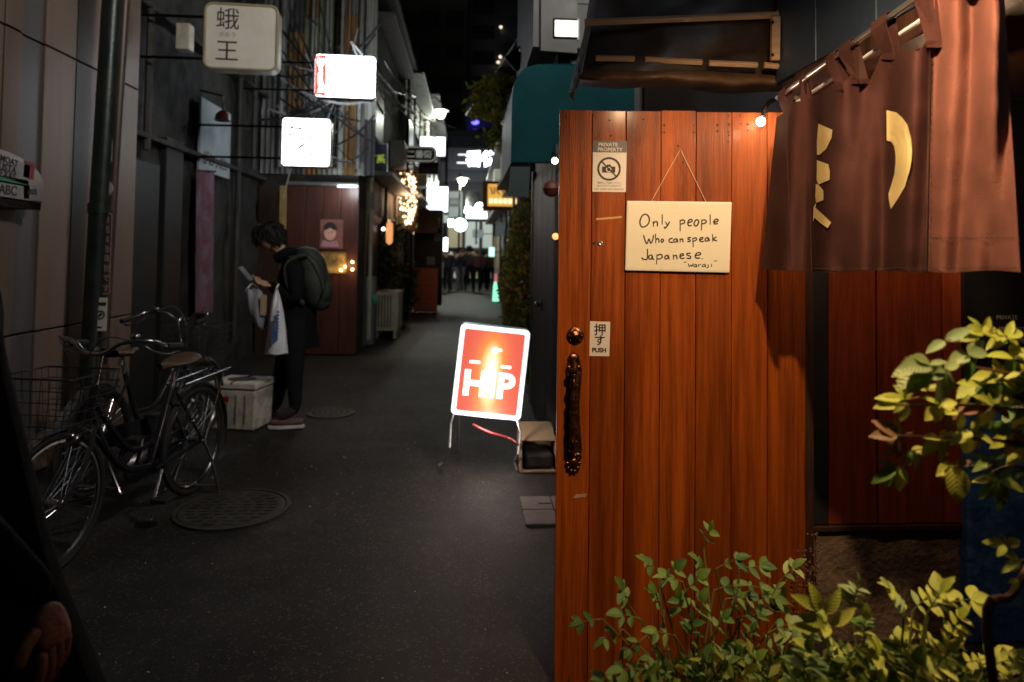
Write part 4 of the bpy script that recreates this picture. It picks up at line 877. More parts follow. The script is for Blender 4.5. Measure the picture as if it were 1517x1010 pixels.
obj('contents', MB().bb(x0 + .02, x1 - .02, Yb_ + .02, Yb_ + .28, .03, z1 * .6), DKB, t, bev=.02)
hp = thing('light_sign_stand', 'glowing red and white sign on thin metal legs in the alley', 'sign', gnd(715, 697))
Ys = 4.72; hx = at(727, 551, Ys); w_, h_ = pxsize(677, 485, 778, 617, Ys); w_ = .485; h_ = .625
ax = (at(779, 491, Ys) - at(686, 481, Ys)).normalized(); ay = (at(686, 481, Ys) - at(673, 612, Ys)).normalized()
M = FR(hx, ax, ay)
LW = emis('sign_border_white', (.88, .95, 1), 1.7)
obj('housing', MB().prism(rrect(w_, h_, .035), -.10, -.006, M=M), mat('pale_blue_housing', (.45, .55, .65), .4), hp, smooth=True)
obj('border', MB().prism(rrect(w_ - .006, h_ - .006, .032), -.006, 0, M=M), LW, hp)
# red panel: hot spot painted into the emission, brightest up the middle
rp = bpy.data.materials.new('red_panel_hotspot'); rp.use_nodes = True; n = rp.node_tree.nodes; l = rp.node_tree.links; b = n['Principled BSDF']
tc = n.new('ShaderNodeTexCoord'); mp = n.new('ShaderNodeMapping'); mp.vector_type = 'TEXTURE'
l.new(tc.outputs['UV'], mp.inputs[0]); sep = n.new('ShaderNodeSeparateXYZ'); l.new(tc.outputs['UV'], sep.inputs[0])
def mth(op, a, b_=None, c_=None):
    q = n.new('ShaderNodeMath'); q.operation = op
    for i, s_ in enumerate((a, b_, c_)):
        if s_ is None: continue
        if isinstance(s_, (int, float)): q.inputs[i].default_value = s_
        else: l.new(s_, q.inputs[i])
    return q.outputs[0]
du_ = mth('SUBTRACT', sep.outputs[0], .50); dv_ = mth('SUBTRACT', sep.outputs[1], .46)
e = mth('ADD', mth('MULTIPLY', mth('MULTIPLY', du_, du_), 14.0), mth('MULTIPLY', mth('POWER', mth('ABSOLUTE', dv_), 3.0), 6.0))
g = mth('EXPONENT', mth('MULTIPLY', e, -1.0))
crp = n.new('ShaderNodeValToRGB'); l.new(g, crp.inputs[0]); E = crp.color_ramp.elements
E[0].position = 0; E[0].color = (.80, .125, .085, 1); E[1].position = 1; E[1].color = (1.5, 1.55, 1.15, 1)
for ps_, cl in ((.30, (.88, .19, .10)), (.62, (.95, .33, .08)), (.85, (1.15, .85, .35))):
    q = E.new(ps_); q.color = cl + (1,)
l.new(crp.outputs[0], b.inputs['Emission Color']); b.inputs['Emission Strength'].default_value = 1.0; b.inputs['Base Color'].default_value = (.3, .02, .01, 1)
pw, ph = w_ - .055, h_ - .055
me = tomesh('panel', MB().grid(lambda u, v: V(((u - .5) * pw, (v - .5) * ph, .002)), 12, 12)); uvl = me.uv_layers.new(name='UVMap')
for lp_ in me.loops: co = me.vertices[lp_.vertex_index].co; uvl.data[lp_.index].uv = (co.x / pw + .5, co.y / ph + .5)
keep = []
me.transform(M); o = obj('panel', me, rp, hp)
obj('panel_edge', MB().tube([M @ V((x, y, .002)) for x, y in rrect(pw, ph, .02, 5)], .006, 6, closed=True), LW, hp)
HOT = emis('sign_letters_white', (1, 1, 1), 3.0)
lettering('HIP', .235, M @ Matrix.Translation((.0, -.085, .005)), HOT, hp, bold=.008, spacing=1.02)
for (x, y, ww) in ((-.115, .058, .075), (.10, .045, .07), (.03, .155, .06)):
    obj('caption_bar', MB().prism(rrect(ww, .018, .006, 3, x, y), .003, .006, M=M), HOT, hp)
obj('emblem', MB().prism([(.012 + .022 * cos(a * pi / 6), .15 + .022 * sin(a * pi / 6)) for a in range(12)], .003, .007, M=M), HOT, hp)
zb_ = gnd(668, 680)
for pl in ([M @ V((-.22, -h_ / 2, -.05)), at(668, 625, Ys + .05), at(666, 662, Ys - .1), V((gnd(657, 690).x, gnd(657, 690).y, .03)), V((gnd(649, 692).x, gnd(649, 692).y, .012))],
           [M @ V((.22, -h_ / 2, -.05)), at(771, 640, Ys + .03), at(768, 672, Ys - .1), V((gnd(762, 690).x, gnd(762, 690).y, .03)), V((gnd(766, 700).x, gnd(766, 700).y, .012))],
           [M @ V((-.20, -.1, -.10)), V((hx.x - .22, Ys + .42, .012))], [M @ V((.20, -.1, -.10)), V((hx.x + .24, Ys + .42, .012))]):
    obj('leg', MB().tube(pl, .0085, 8), mat('worn_steel_leg', (.5, .5, .5), .35, .8), hp, smooth=True)
cbx = thing('power_cable', 'dark red power cable looping from the lit sign to the wall', 'cable', gnd(750, 690))
obj('cable', MB().tube(smooth_path([at(700, 628, Ys), at(725, 640, Ys), at(752, 648, Ys), at(768, 660, Ys - .05), gnd(768, 690) + V((0, 0, .01)), gnd(790, 701) + V((0, 0, .01)), gnd(812, 694) + V((0, 0, .01)), V((.64, 5.1, .02))], 6), .008, 8), CABLER, cbx, smooth=True)
obj('cable', MB().tube(smooth_path([gnd(766, 676) + V((0, 0, .01)), gnd(785, 662) + V((0, 0, .12)), gnd(815, 668) + V((0, 0, .06)), V((.64, 5.2, .3))], 6), .007, 8), CABLE, cbx, smooth=True)
ll = bpy.data.lights.new('sign_spill', 'POINT'); ll.shadow_soft_size = .04; ll.energy = 5.5; ll.color = (1, .80, .70)
lb = bpy.data.objects.new('sign_spill', ll); COL.objects.link(lb); lb.location = V((hx.x, hx.y - .12, .34))
# ------------------------------------------------------------------ ivy, overhanging tree
def leafmass(name, pts, size, m, parent=None, seed=1):
    random.seed(seed); mb = MB()
    for p in pts:
        a = V((random.gauss(0, 1), random.gauss(0, 1), random.gauss(0, .7))).normalized(); b = a.orthogonal().normalized(); s = size * random.uniform(.6, 1.4)
        q = random.random() * 6; b = (Matrix.Rotation(q, 3, a) @ b); c = a.cross(b)
        mb.add([p - b * s, p + c * s * .45 + a * s * .1, p + b * s, p - c * s * .45 + a * s * .1], [(0, 1, 2, 3)], random.randrange(len(m)))
    return obj(name, mb, m, parent)
IVY = [mat('ivy_' + n_, c, .5, var=.3, scale=8) for n_, c in (('olive', (.26, .28, .045)), ('dark', (.10, .15, .03)), ('gold', (.44, .33, .06)), ('brown', (.22, .10, .03)))]
for q_ in IVY: translucent(q_)
random.seed(9)
pts = []
for i in range(7000):
    y = random.uniform(6.75, 12.6); z = random.uniform(.02, 2.35) ; base = .93 - .26 * (1 - abs((z - .9) / 1.5)) 
    pts.append(V((base + random.uniform(-.10, .08) + .10 * noise.noise(V((y * 2, z * 2, 0))), y, z)))
iv = thing('ivy', 'dense olive and gold ivy covering the low wall past the dark building', 'ivy', (.85, 9.6, 0))
lv = leafmass('leaves', pts, .045, IVY, iv); lv['kind'] = 'stuff'
for k in range(7):
    y = 6.9 + k * .9; obj('stem', MB().tube([V((.90 + .05 * sin(t + k), y + .1 * sin(t * 1.3 + k), t * .45)) for t in range(6)], .014, 6), DKWOOD, iv, smooth=True)
tr = thing('overhanging_tree', 'small yellow-green tree leaning over the alley above the ivy', 'tree', (1.2, 9.4, 0))
tp = [V((1.0, 9.4, 0)), V((.95, 9.4, 1.5)), V((.80, 9.35, 2.6)), V((.55, 9.3, 3.4)), V((.35, 9.3, 3.9))]
obj('trunk', MB().tube(smooth_path(tp, 5), [.06 - .0022 * i for i in range(21)], 10), DKWOOD, tr, smooth=True)
pts = []
clus = []
for k in range(26):
    x, y = random.choice([(740, 125), (720, 135), (745, 145), (735, 165), (715, 160), (748, 190), (738, 205), (722, 222), (745, 175), (752, 130)])
    c = at(x + random.uniform(-10, 10), y + random.uniform(-10, 10), random.uniform(8.8, 9.9)); clus.append(c)
    for q in range(46): pts.append(c + V((random.gauss(0, .085), random.gauss(0, .12), random.gauss(0, .05))))
for c in clus[:14]: obj('limb', MB().tube([tp[3] if c.z > 3.1 else tp[2], (tp[2] + c) / 2 + V((0, 0, .12)), c], [.018, .012, .005], 6), DKWOOD, tr, smooth=True)
lv = leafmass('crown', pts, .05, [translucent(mat('tree_leaf_' + n_, c, .5, var=.2), .45) for n_, c in (('lime', (.30, .34, .04)), ('gold', (.42, .33, .04)), ('green', (.10, .14, .02)))], tr, 3); lv['kind'] = 'stuff'
# ------------------------------------------------------------------ left: outdoor unit, tubs, shrub, fairy lights, red board
ac = thing('air_conditioner', 'cream outdoor air conditioning unit standing by the left wall', 'air conditioner', gnd(572, 503))
Ya_ = gnd(572, 502).y; x0, x1 = at(553, 470, Ya_).x, at(590, 470, Ya_).x; z0, z1 = at(570, 490, Ya_).z, at(570, 432, Ya_).z
obj('casing', MB().bb(x0, x1, Ya_, Ya_ + .75, z0, z1), mat('cream_enamel', (.78, .70, .50), .45, var=.12, dirt=(.3, .22, .12), dscale=4), ac, bev=.015)
for k in range(6): obj('fin', MB().bb(x0 + .03 + k * .05, x0 + .055 + k * .05, Ya_ - .012, Ya_ - .001, z0 + .06, z1 - .06), GREYM, ac)
for xx in (x0 + .02, x1 - .08): obj('foot', MB().bb(xx, xx + .06, Ya_ - .03, Ya_ + .7, .01, z0 - .002), OFFW, ac, bev=.006)
t = thing('stacked_tub', 'grey blue plastic tub stack beside the red-brown screen', 'tub', gnd(541, 510))
Yt = gnd(541, 512).y; x0, x1 = at(532, 470, Yt).x, at(552, 470, Yt).x
zt1, zt2 = at(541, 446, Yt).z, at(541, 410, Yt).z
obj('lower_tub', MB().bb(x0, x1 + .02, Yt, Yt + .4, .01, zt1), mat('grey_tub', (.12, .15, .17), .4), t, bev=.02)
obj('upper_tub', MB().bb(x0 + .01, x1, Yt + .02, Yt + .38, zt1 + .003, zt2), mat('blue_tub', (.22, .30, .38), .4), t, bev=.015)
obj('teal_cloth', MB().ball(at(555, 444, Yt - .03), .06, 10, 8, sc=(.7, .7, 1.3)), mat('teal_rag', (.04, .34, .28), .8, bump=.5), t, smooth=True)
LEAFD = [mat('dark_leaf_' + a_, c, .45, var=.3) for a_, c in (('a', (.022, .045, .014)), ('b', (.045, .075, .02)), ('c', (.012, .025, .010)))]
def shrub(label, px, ybot, ytop, wpx, Y, seed, dens=900):
    random.seed(seed); g0 = at(px, ybot, Y); t = thing('potted_shrub', label, 'shrub', g0); zt_ = at(px, ytop, Y).z; zb = g0.z; r = wpx / 2 * Y / FPX
    pts = []
    for i in range(22):
        c = V((g0.x + random.uniform(-.6, .6) * r, Y + random.uniform(-.3, .3), lerp(zb + .15, zt_ - .08, random.random())))
        pts += [c + V((random.gauss(0, r * .28), random.gauss(0, .12), random.gauss(0, .09))) for _ in range(dens // 22)]
        obj('stem', MB().tube([g0, (g0 + c) / 2 + V((random.uniform(-.08, .08), 0, 0)), c], [.012, .008, .004], 5), DKWOOD, t)
    l_ = leafmass('leaves', pts, .05, LEAFD, t, seed); l_['kind'] = 'stuff'; return t
pot = thing('plant_pot', 'tall dark pot holding the shrub beside the outdoor unit', 'pot', gnd(560, 500) + V((0, 1.0, 0)))
obj('pot', MB().lathe([(.16, .01), (.22, .5), (.24, .5), (.24, .55), (.20, .55), (.19, .48)], 18, M=Matrix.Translation(gnd(560, 500) + V((0, 1.0, 0)))), DKB, pot, smooth=True)
obj('soil', MB().lathe([(.19, .49), (.0001, .50)], 18, M=Matrix.Translation(gnd(560, 500) + V((0, 1.0, 0)))), DKWOOD, pot)
shrub('bushy dark shrub standing behind the cream outdoor unit', 564, 440, 335, 66, 12.6, 31, 1500)
shrub('second dark shrub nearer the red notice board', 600, 470, 385, 30, 14.2, 32, 500)
ft = thing('fairy_light_tree', 'slim dark tree wrapped in hundreds of tiny warm lights', 'tree', at(605, 470, 15.2))
obj('trunk', MB().tube([V((at(603, 400, 15.2).x, 15.2, 0)), at(604, 330, 15.2), at(601, 262, 15.2)], [.05, .04, .015], 8), DKWOOD, ft, smooth=True)
random.seed(44); m = MB(); gl_ = MB()
for i in range(420):
    v = random.random() ** .8; y = lerp(252, 332, v); hw = 4 + 11 * sin(pi * min(1, v * .9 + .12)); x = 603 + 2 * v + random.uniform(-hw, hw)
    p = at(x, y, 15.2 + random.uniform(-.25, .25)); m.ball(p, .018, 5, 4)
o = obj('fairy_lights', m, emis('fairy_light', (1, .68, .42), 5, sample=False), ft); o['kind'] = 'stuff'
lv = leafmass('foliage', [at(603 + random.uniform(-15, 15), random.uniform(252, 345), 15.2 + random.uniform(-.25, .3)) for _ in range(900)], .045, [LEAFD[0], IVY[3]], ft, 5); lv['kind'] = 'stuff'
lf = bpy.data.lights.new('fairy_glow', 'POINT'); lf.energy = 22; lf.color = (1, .62, .36); lf.shadow_soft_size = .2; lfo = bpy.data.objects.new('fairy_glow', lf); COL.objects.link(lfo); lfo.location = at(606, 295, 14.7)
rb = thing('notice_board', 'red-orange notice board with faint text lines standing at the left wall', 'notice board', gnd(632, 468))
Yr = gnd(632, 466).y; BR = mat('brick_red_paint', (.55, .16, .09), .55, var=.2)
card('board', 613, 397, 648, 462, Yr, .04, BR, rb, r=.01)
for k in range(7): card('text_line', 618, 404 + k * 7, 643 - (k * 5) % 9, 405.6 + k * 7, Yr - .001, .003, mat('pale_red_print', (.50, .24, .17), .6), rb, r=.002)
card('photo', 620, 452, 640, 460, Yr - .002, .003, mat('pale_photo', (.45, .22, .18), .5), rb, r=.003)
for x in (615, 645): obj('leg', MB().tube([at(x, 458, Yr + .02), V((at(x, 458, Yr).x, Yr + .02, .01))], .018, 6), IRON, rb)
dk = thing('dark_kiosk', 'dark narrow stall front with small notices behind the red board', 'kiosk', gnd(628, 458))
Yk = 17.2; card('body', 598, 310, 655, 452, Yk, .5, DKB, dk, r=.02)
for (x0_, y0_, x1_, y1_) in ((630, 340, 642, 346), (643, 345, 654, 357), (632, 380, 644, 392), (646, 322, 652, 338)):
    card('notice', x0_, y0_, x1_, y1_, Yk - .003, .004, mat('dim_notice', (.30, .33, .38), .5), dk, r=.01)
aw2 = thing('brown_hood', 'rounded brown cloth hood over the dark stall', 'awning', at(625, 340, Yk - .4))
obj('cloth', MB().grid(lambda u, v: at(lerp(606, 648, u), lerp(332 - 24 * sin(pi * min(1, u * .9)), 345, v), Yk - .55 + .5 * (1 - v)), 14, 8), mat('brown_hood_cloth', (.10, .06, .03), .8), aw2, smooth=True, solid=.01)
for k, (x, y, c_, s_) in enumerate(((549, 350, (.35, .25, .9), .7), (577, 345, (1, .42, .15), .9), (590, 378, (1, .5, .25), .8), (588, 341, (1, .85, .7), 6), (612, 344, (1, .85, .7), 5), (568, 339, (.9, .85, 1), 5))):
    Yq = 12.0 if x < 580 else 15.5
    if s_ > 2: o = obj('wall_bulb', MB().ball(at(x, y, Yq), .03, 10, 8), emis('wb%d' % k, c_, s_, sample=False), smooth=True); tag(o, ['', '', '', 'round white bulb under the fairy lights', 'small round bulb beside the dark stall', 'tiny bluish bulb above the bushy shrub'][k], 'light bulb')
    else:
        t = thing('hanging_lantern', ['narrow violet lantern beside the red-brown screen', 'slim orange lantern above the bushy shrub', 'squat orange lantern low by the second shrub'][k], 'lantern', at(x, y + 12, Yq)); hh = (.16, .2, .09)[k]
        obj('shade', MB().lathe([(.02, hh), (.055, hh * .8), (.06, 0), (.055, -hh * .8), (.02, -hh)], 12, M=Matrix.Translation(at(x, y, Yq))), emis('lan%d' % k, c_, s_, sample=False), t, smooth=True)
        obj('cord', MB().tube([at(x, y, Yq) + V((0, 0, hh)), at(x, y, Yq) + V((0, 0, hh + .5))], .004, 5), CABLE, t)
for k, x in enumerate((536, 545, 553, 562)):
    t = thing('hanging_card', ['first', 'second', 'third', 'fourth'][k] + ' pale paper card from the left in the row below the navy sign', 'card', at(x, 312, 11), group='paper cards below the navy sign'); card('paper', x - 2.5, 284, x + 2.5, 310, 11 - .01 * k, .003, mat('dim_paper', (.26, .24, .20), .8), t, r=.002); obj('string', MB().tube([at(x, 284, 11), at(x, 268, 11)], .003, 4), CABLE, t)
# ------------------------------------------------------------------ far end: cross building, signs, crowd cones, lamps, towers
xb_ = thing('cross_building', 'navy fronted building closing the far end of the alley', 'building', (0, 35, 0))
obj('wall', MB().bb(-9, 9, 34, 40, 0, 7.6), mat('navy_render', (.035, .038, .06), .6, var=.3), xb_)
obj('fascia', MB().bb(-5, 6, 33.8, 33.98, 5.0, 7.3), mat('navy_fascia', (.045, .05, .085), .5), xb_, bev=.02)
GLOWS = [emis('shopglow_a', (.62, .75, .78), .09), emis('shopglow_b', (.80, .9, .86), .26), emis('shopglow_c', (.35, .42, .42), .12), GLASSD, emis('shopglow_d', (.9, .8, .5), .12)]
random.seed(12)
for i in range(11):
    for j in range(3):
        z0 = .2 + j * 1.5; x0 = -4.4 + i * .85
        f = obj('window_frame', MB().bb(x0, x0 + .8, 33.9, 33.99, z0, z0 + 1.4), CORR[4], xb_)
        obj('pane', MB().bb(x0 + .06, x0 + .74, 33.87, 33.898, z0 + .06, z0 + 1.34), random.choice(GLOWS), f)
t = thing('long_lit_sign', 'long dark sign with overbright white characters across the far building', 'sign', at(715, 248, 32))
card('board', 664, 220, 800, 252, 32, .15, mat('navy_board', (.03, .03, .05), .5), t, r=.02)
LETW = emis('blown_white_letters', (.85, .88, 1), 9.0)
lettering('二', .64, pxM(686, 235, 31.98) @ Matrix.Rotation(0, 4, 'Z'), emis('thin_white_letters', (.8, .85, 1), 1.6), t, bold=.004)
lettering('番街会', .80, pxM(727, 235, 31.96), LETW, t, bold=.012, spacing=.95)
for k in (662, 800): obj('post', MB().tube([at(k, 218, 32.1), V((at(k, 218, 32.1).x, 32.1, 0))], .06, 8), IRON, t)
t, M, w_, h_ = lightbox('yellow_sign', 'amber lit sign with dark script on the right beyond the ivy', 722, 272, 768, 306, 15, .15, emis('amber_face', (1, .52, .10), .8), r=.02, side=mat('brown_surround', (.2, .08, .05), .6))
obj('back_frame', MB().box((0, 0, -.2), (w_ + .2, h_ + .15, .06), M=M), MATS['brown_surround'], t); obj('bracket', MB().tube([M @ V((w_ / 2, 0, -.2)), M @ V((w_ / 2 + .4, 0, -.2))], .02, 6), IRON, t)
m = MB(); random.seed(6)
for q in range(7):
    x = -.28 + q * .09; ribbon(m, smooth_path([(x, .17), (x + random.uniform(-.04, .05), .10), (x + random.uniform(-.03, .06), .02)], 3), .028, lambda a, b_: M @ V((a, b_, .004)))
obj('brush_mark', m, mat('brown_ink', (.22, .10, .02), .6), t)
m = MB()
for q in range(6): m.box((-.26 + q * .105, -.13, .004), (.075, .10, .004), M=M)
obj('light_mark', m, emis('pale_amber', (1, .85, .5), 1.6), t)
t, M, w_, h_ = lightbox('script_sign', 'white lit sign with a curly script topping near the far end', 690, 313, 722, 324, 24, .12, WHITEF, r=.02, side=GREYM)
m = MB(); SC = [[(-.42, .0), (-.36, .22), (-.28, .02), (-.22, .20), (-.14, .04)], [(-.10, .10), (0, .30), (.14, .34), (.18, .26), (.02, .16), (.0, .06), (.22, .14)]]
for s_ in SC: m.tube([M @ V((x, y + .08, .02)) for x, y in smooth_path(s_, 4)], .022, 6)
obj('script', m, WHITEL, t); obj('post', MB().tube([M @ V((0, -h_ / 2, -.1)), M @ V((0, -h_ / 2 - .9, -.1))], .03, 6), IRON, t)
obj('arm', MB().tube([M @ V((w_ / 2, 0, -.1)), V((1.15, 24.1, (M @ V((0, 0, 0))).z))], .03, 6), IRON, t)
t = thing('round_sign', 'round white lit sign hanging near the far end of the alley', 'sign', at(682, 344, 23))
M = pxM(682, 333, 23); obj('face', MB().lathe([(.235, -.06), (.235, 0), (.0001, .01)], 28, M=M), WHITEL, t); obj('rim', MB().tube([M @ V((.24 * cos(a * pi / 12), .24 * sin(a * pi / 12), .0)) for a in range(24)], .02, 6, closed=True), GREYM, t)
obj('arm', MB().tube([M @ V((-.2, .1, -.04)), V((-1.3, 23.05, (M @ V((0, .1, 0))).z))], .02, 6), IRON, t)
# signs along the far stretch, each one lit
for k, (x0_, y0_, x1_, y1_, Y, lab) in enumerate(((664, 324, 672, 336, 22.5, 'small square white lit sign left of the round sign'), (657, 352, 663, 372, 23, 'small bright upright sign at left behind the crowd'),
        (700, 340, 716, 352, 26, 'pale grey lit panel above the crowd'), (735, 330, 748, 350, 20, 'grey lit panel on the right wall before the ivy'), (655, 318, 664, 330, 21, 'tiny pale lit plate under the tall blank sign'), (724, 366, 733, 380, 22, 'mint lit plate behind the crowd at right'))):
    t, M, w_, h_ = lightbox('small_lit_sign', lab, x0_, y0_, x1_, y1_, Y, .08, [WHITEL, emis('mint_light', (.6, 1, .9), 1.4), GLOWS[0], GLOWS[2], GLOWS[1], MATS['mint_light']][k] if k != 1 else WHITEL, r=.02, side=GREYM, rim=.01)
    sx = -1.3 if x0_ < 700 else 1.15
    obj('bracket', MB().tube([M @ V((0, 0, -.06)), V((sx, Y + .06, (M @ V((0, 0, 0))).z))], .014, 5), IRON, t)
def streetlamp(px, py, Y, xp, label, r, pw):
    q = at(px, py, Y); t = thing('street_lamp', label, 'street lamp', (xp, Y, 0))
    obj('post', MB().tube([V((xp, Y + .1, 0)), V((xp, Y + .1, q.z + .35))], [.05, .035], 10), IRON, t, smooth=True)
    obj('arm', MB().tube(smooth_path([V((xp, Y + .1, q.z + .30)), V(((xp + q.x) / 2, Y + .05, q.z + .5)), V((q.x, Y, q.z + .32))], 5), .022, 8), GREYM, t, smooth=True)
    obj('hood', MB().lathe([(.02, r * 1.5), (r * .6, r * 1.2), (r * 1.9, r * .75), (r * 1.85, r * .7), (.02, r * .9)], 18, M=Matrix.Translation(q)), GREYM, t, smooth=True)
    obj('lamp_glass', MB().lathe([(r * 1.25, r * .7), (r * 1.15, 0), (r * .6, -r), (.001, -r * 1.2)], 16, M=Matrix.Translation(q)), emis('street_lamp_glass', (1, .97, .82), 22, sample=False), t, smooth=True)
    d = bpy.data.lights.new('street_lamp_light', 'POINT'); d.energy = pw; d.color = (.95, 1, .86); d.shadow_soft_size = .12; o = bpy.data.objects.new('street_lamp_light', d); COL.objects.link(o); o.location = q - V((0, 0, r * 1.6))
streetlamp(653, 168, 20, -1.28, 'taller street lamp with a glowing glass head above the left signs', .12, 230)
streetlamp(685, 268, 29, -.35, 'shorter far street lamp glowing below the long lit sign', .15, 420)
for k, (px, yb, yt, lab) in enumerate(((734, 447, 405, 'glowing green and white traffic cone with pink top, nearest the alley centre'), (755, 442, 404, 'dimmer green traffic cone beside the ivy'))):
    g = gnd(px, yb); H = at(px, yt, g.y).z; t = thing('traffic_cone', lab, 'traffic cone', g)
    obj('body', MB().lathe([(.10, .02), (.075, H * .55), (.05, H * .70), (.0001, H * .70)], 16, M=Matrix.Translation(g)), emis('green_glow%d' % k, (.30, 1, .62) if k == 0 else (.1, .7, .42), 1.3 if k == 0 else .35), t, smooth=True)
    obj('top', MB().lathe([(.052, H * .705), (.045, H * .95), (.0001, H)], 14, M=Matrix.Translation(g)), emis('pink_glow%d' % k, (1, .25, .3) if k == 0 else (.9, .5, .4), .5), t, smooth=True)
    obj('base', MB().bb(g.x - .16, g.x + .16, g.y - .16, g.y + .16, .005, .02), BLACK, t)
pg = gnd(745, 470); t = thing('barrier_post', 'thin pinkish marker post between the two cones', 'post', pg); obj('post', MB().tube([pg, at(745, 392, pg.y)], .016, 8), mat('pink_post', (.32, .16, .16), .5), t); obj('foot', MB().lathe([(.12, .01), (.10, .04), (.0001, .05)], 14, M=Matrix.Translation(pg)), BLACK, t)
# towers beyond
tw = thing('tower_block', 'dark tower block with stacked balconies rising past the alley', 'tower', (6, 66, 0))
x0, x1 = at(690, 100, 60).x, at(800, 100, 60).x
obj('wall', MB().bb(x0, x1 + 8, 60, 70, 0, 40), mat('tower_render', (.20, .20, .25), .7, var=.2), tw)
for k in range(17):
    z = 4 + k * 2.3
    obj('balcony', MB().bb(lerp(x0, x1, .45), x1 + 8, 58.9, 59.98, z, z + .9), mat('balcony_front', (.26, .25, .29), .7), tw)
    obj('window', MB().bb(lerp(x0, x1, .08), lerp(x0, x1, .38), 59.95, 59.99, z + .4, z + 1.6), GLASSD, tw)
for (x, y) in ((742, 40), (741, 84), (740, 128), (738, 92)): obj('balcony_lamp', MB().ball(at(x, y, 58.7), .13, 8, 6), emis('balcony_lamp', (1, .8, .6), 1.6, sample=False), tw)
obj('blue_lamp', MB().ball(at(704, 181, 58.7), .2, 8, 6, sc=(1.6, 1, 1)), emis('blue_lamp', (.12, .10, 1), 4, sample=False), tw)
ow = thing('office_block', 'large unlit brown office block in the night sky beyond', 'office block', (-12, 55, 0))
x0, x1 = at(505, 50, 50).x, at(692, 50, 50).x
obj('wall', MB().bb(x0 - 6, x1, 50, 60, 0, 34), mat('office_render', (.13, .115, .085), .8, var=.2), ow)
for k in range(12):
    for j in range(5):
        xa = lerp(x0, x1, (j + .15) / 5); xb2 = lerp(x0, x1, (j + .85) / 5); z = 6 + k * 2.4
        obj('window', MB().bb(xa, xb2, 49.94, 49.985, z, z + 1.3), GLASSD, ow)
ul = bpy.data.lights.new('city_glow', 'POINT')
bpy.data.lights.remove(ul)
# overhead wires
wv_ = thing('overhead_wire', 'thin overhead wire slanting up across the alley to the right', 'wire', at(690, 170, 20))
obj('wire', MB().tube([at(812, -20, 5.5), at(760, 68, 8), at(722, 125, 12), at(690, 170, 20)], .008, 5), CABLEG, wv_)
random.seed(77); wires_ = []
for k in range(15):
    x0_, y0_ = random.choice([(410, 130), (450, 20), (470, 100), (520, 60), (560, 130), (570, 90)]); x1_, y1_ = x0_ + random.uniform(60, 120), y0_ + random.uniform(40, 120)
    Ya1, Yb1 = random.uniform(8, 9.5), random.uniform(12, 18)
    wires_.append(1); o = obj('overhead_wire', MB().tube([at(x0_, y0_, Ya1), (at(x0_, y0_, Ya1) + at(x1_, y1_, Yb1)) / 2 - V((0, 0, .25)), at(x1_, y1_, Yb1)], .010, 5), CABLE)
    tag(o, 'slack dark wire among those slung along the left facades', 'wire', 'slack wires along the left facades')
# ------------------------------------------------------------------ people
def skin_mesh(J, E, rads, sub=2, root='pelvis'):
    names = list(J); idx = {k: i for i, k in enumerate(names)}
    me = bpy.data.meshes.new('sk'); me.from_pydata([tuple(J[k]) for k in names], [(idx[a], idx[b]) for a, b in E], [])
    o = bpy.data.objects.new('sk', me); COL.objects.link(o); o.modifiers.new('s', 'SKIN').use_smooth_shade = True
    for k in names:
        r = rads[k]; r = r if isinstance(r, tuple) else (r, r); me.skin_vertices[0].data[idx[k]].radius = r
        me.skin_vertices[0].data[idx[k]].use_root = (k == root)
    if sub: m_ = o.modifiers.new('b', 'SUBSURF'); m_.levels = sub; m_.render_levels = sub
    dg = bpy.context.evaluated_depsgraph_get(); dg.update(); r = bpy.data.meshes.new_from_object(o.evaluated_get(dg))
    COL.objects.unlink(o); bpy.data.objects.remove(o); return r
def join_mesh(meshes):
    bm = bmesh.new()
    for me, mi in meshes:
        n0 = len(bm.faces); bm.from_mesh(me); bm.faces.ensure_lookup_table()
        if mi is not None:
            for f in bm.faces[n0:]: f.material_index = mi
    r = bpy.data.meshes.new('body'); bm.to_mesh(r); bm.free(); r.polygons.foreach_set('use_smooth', [True] * len(r.polygons)); return r
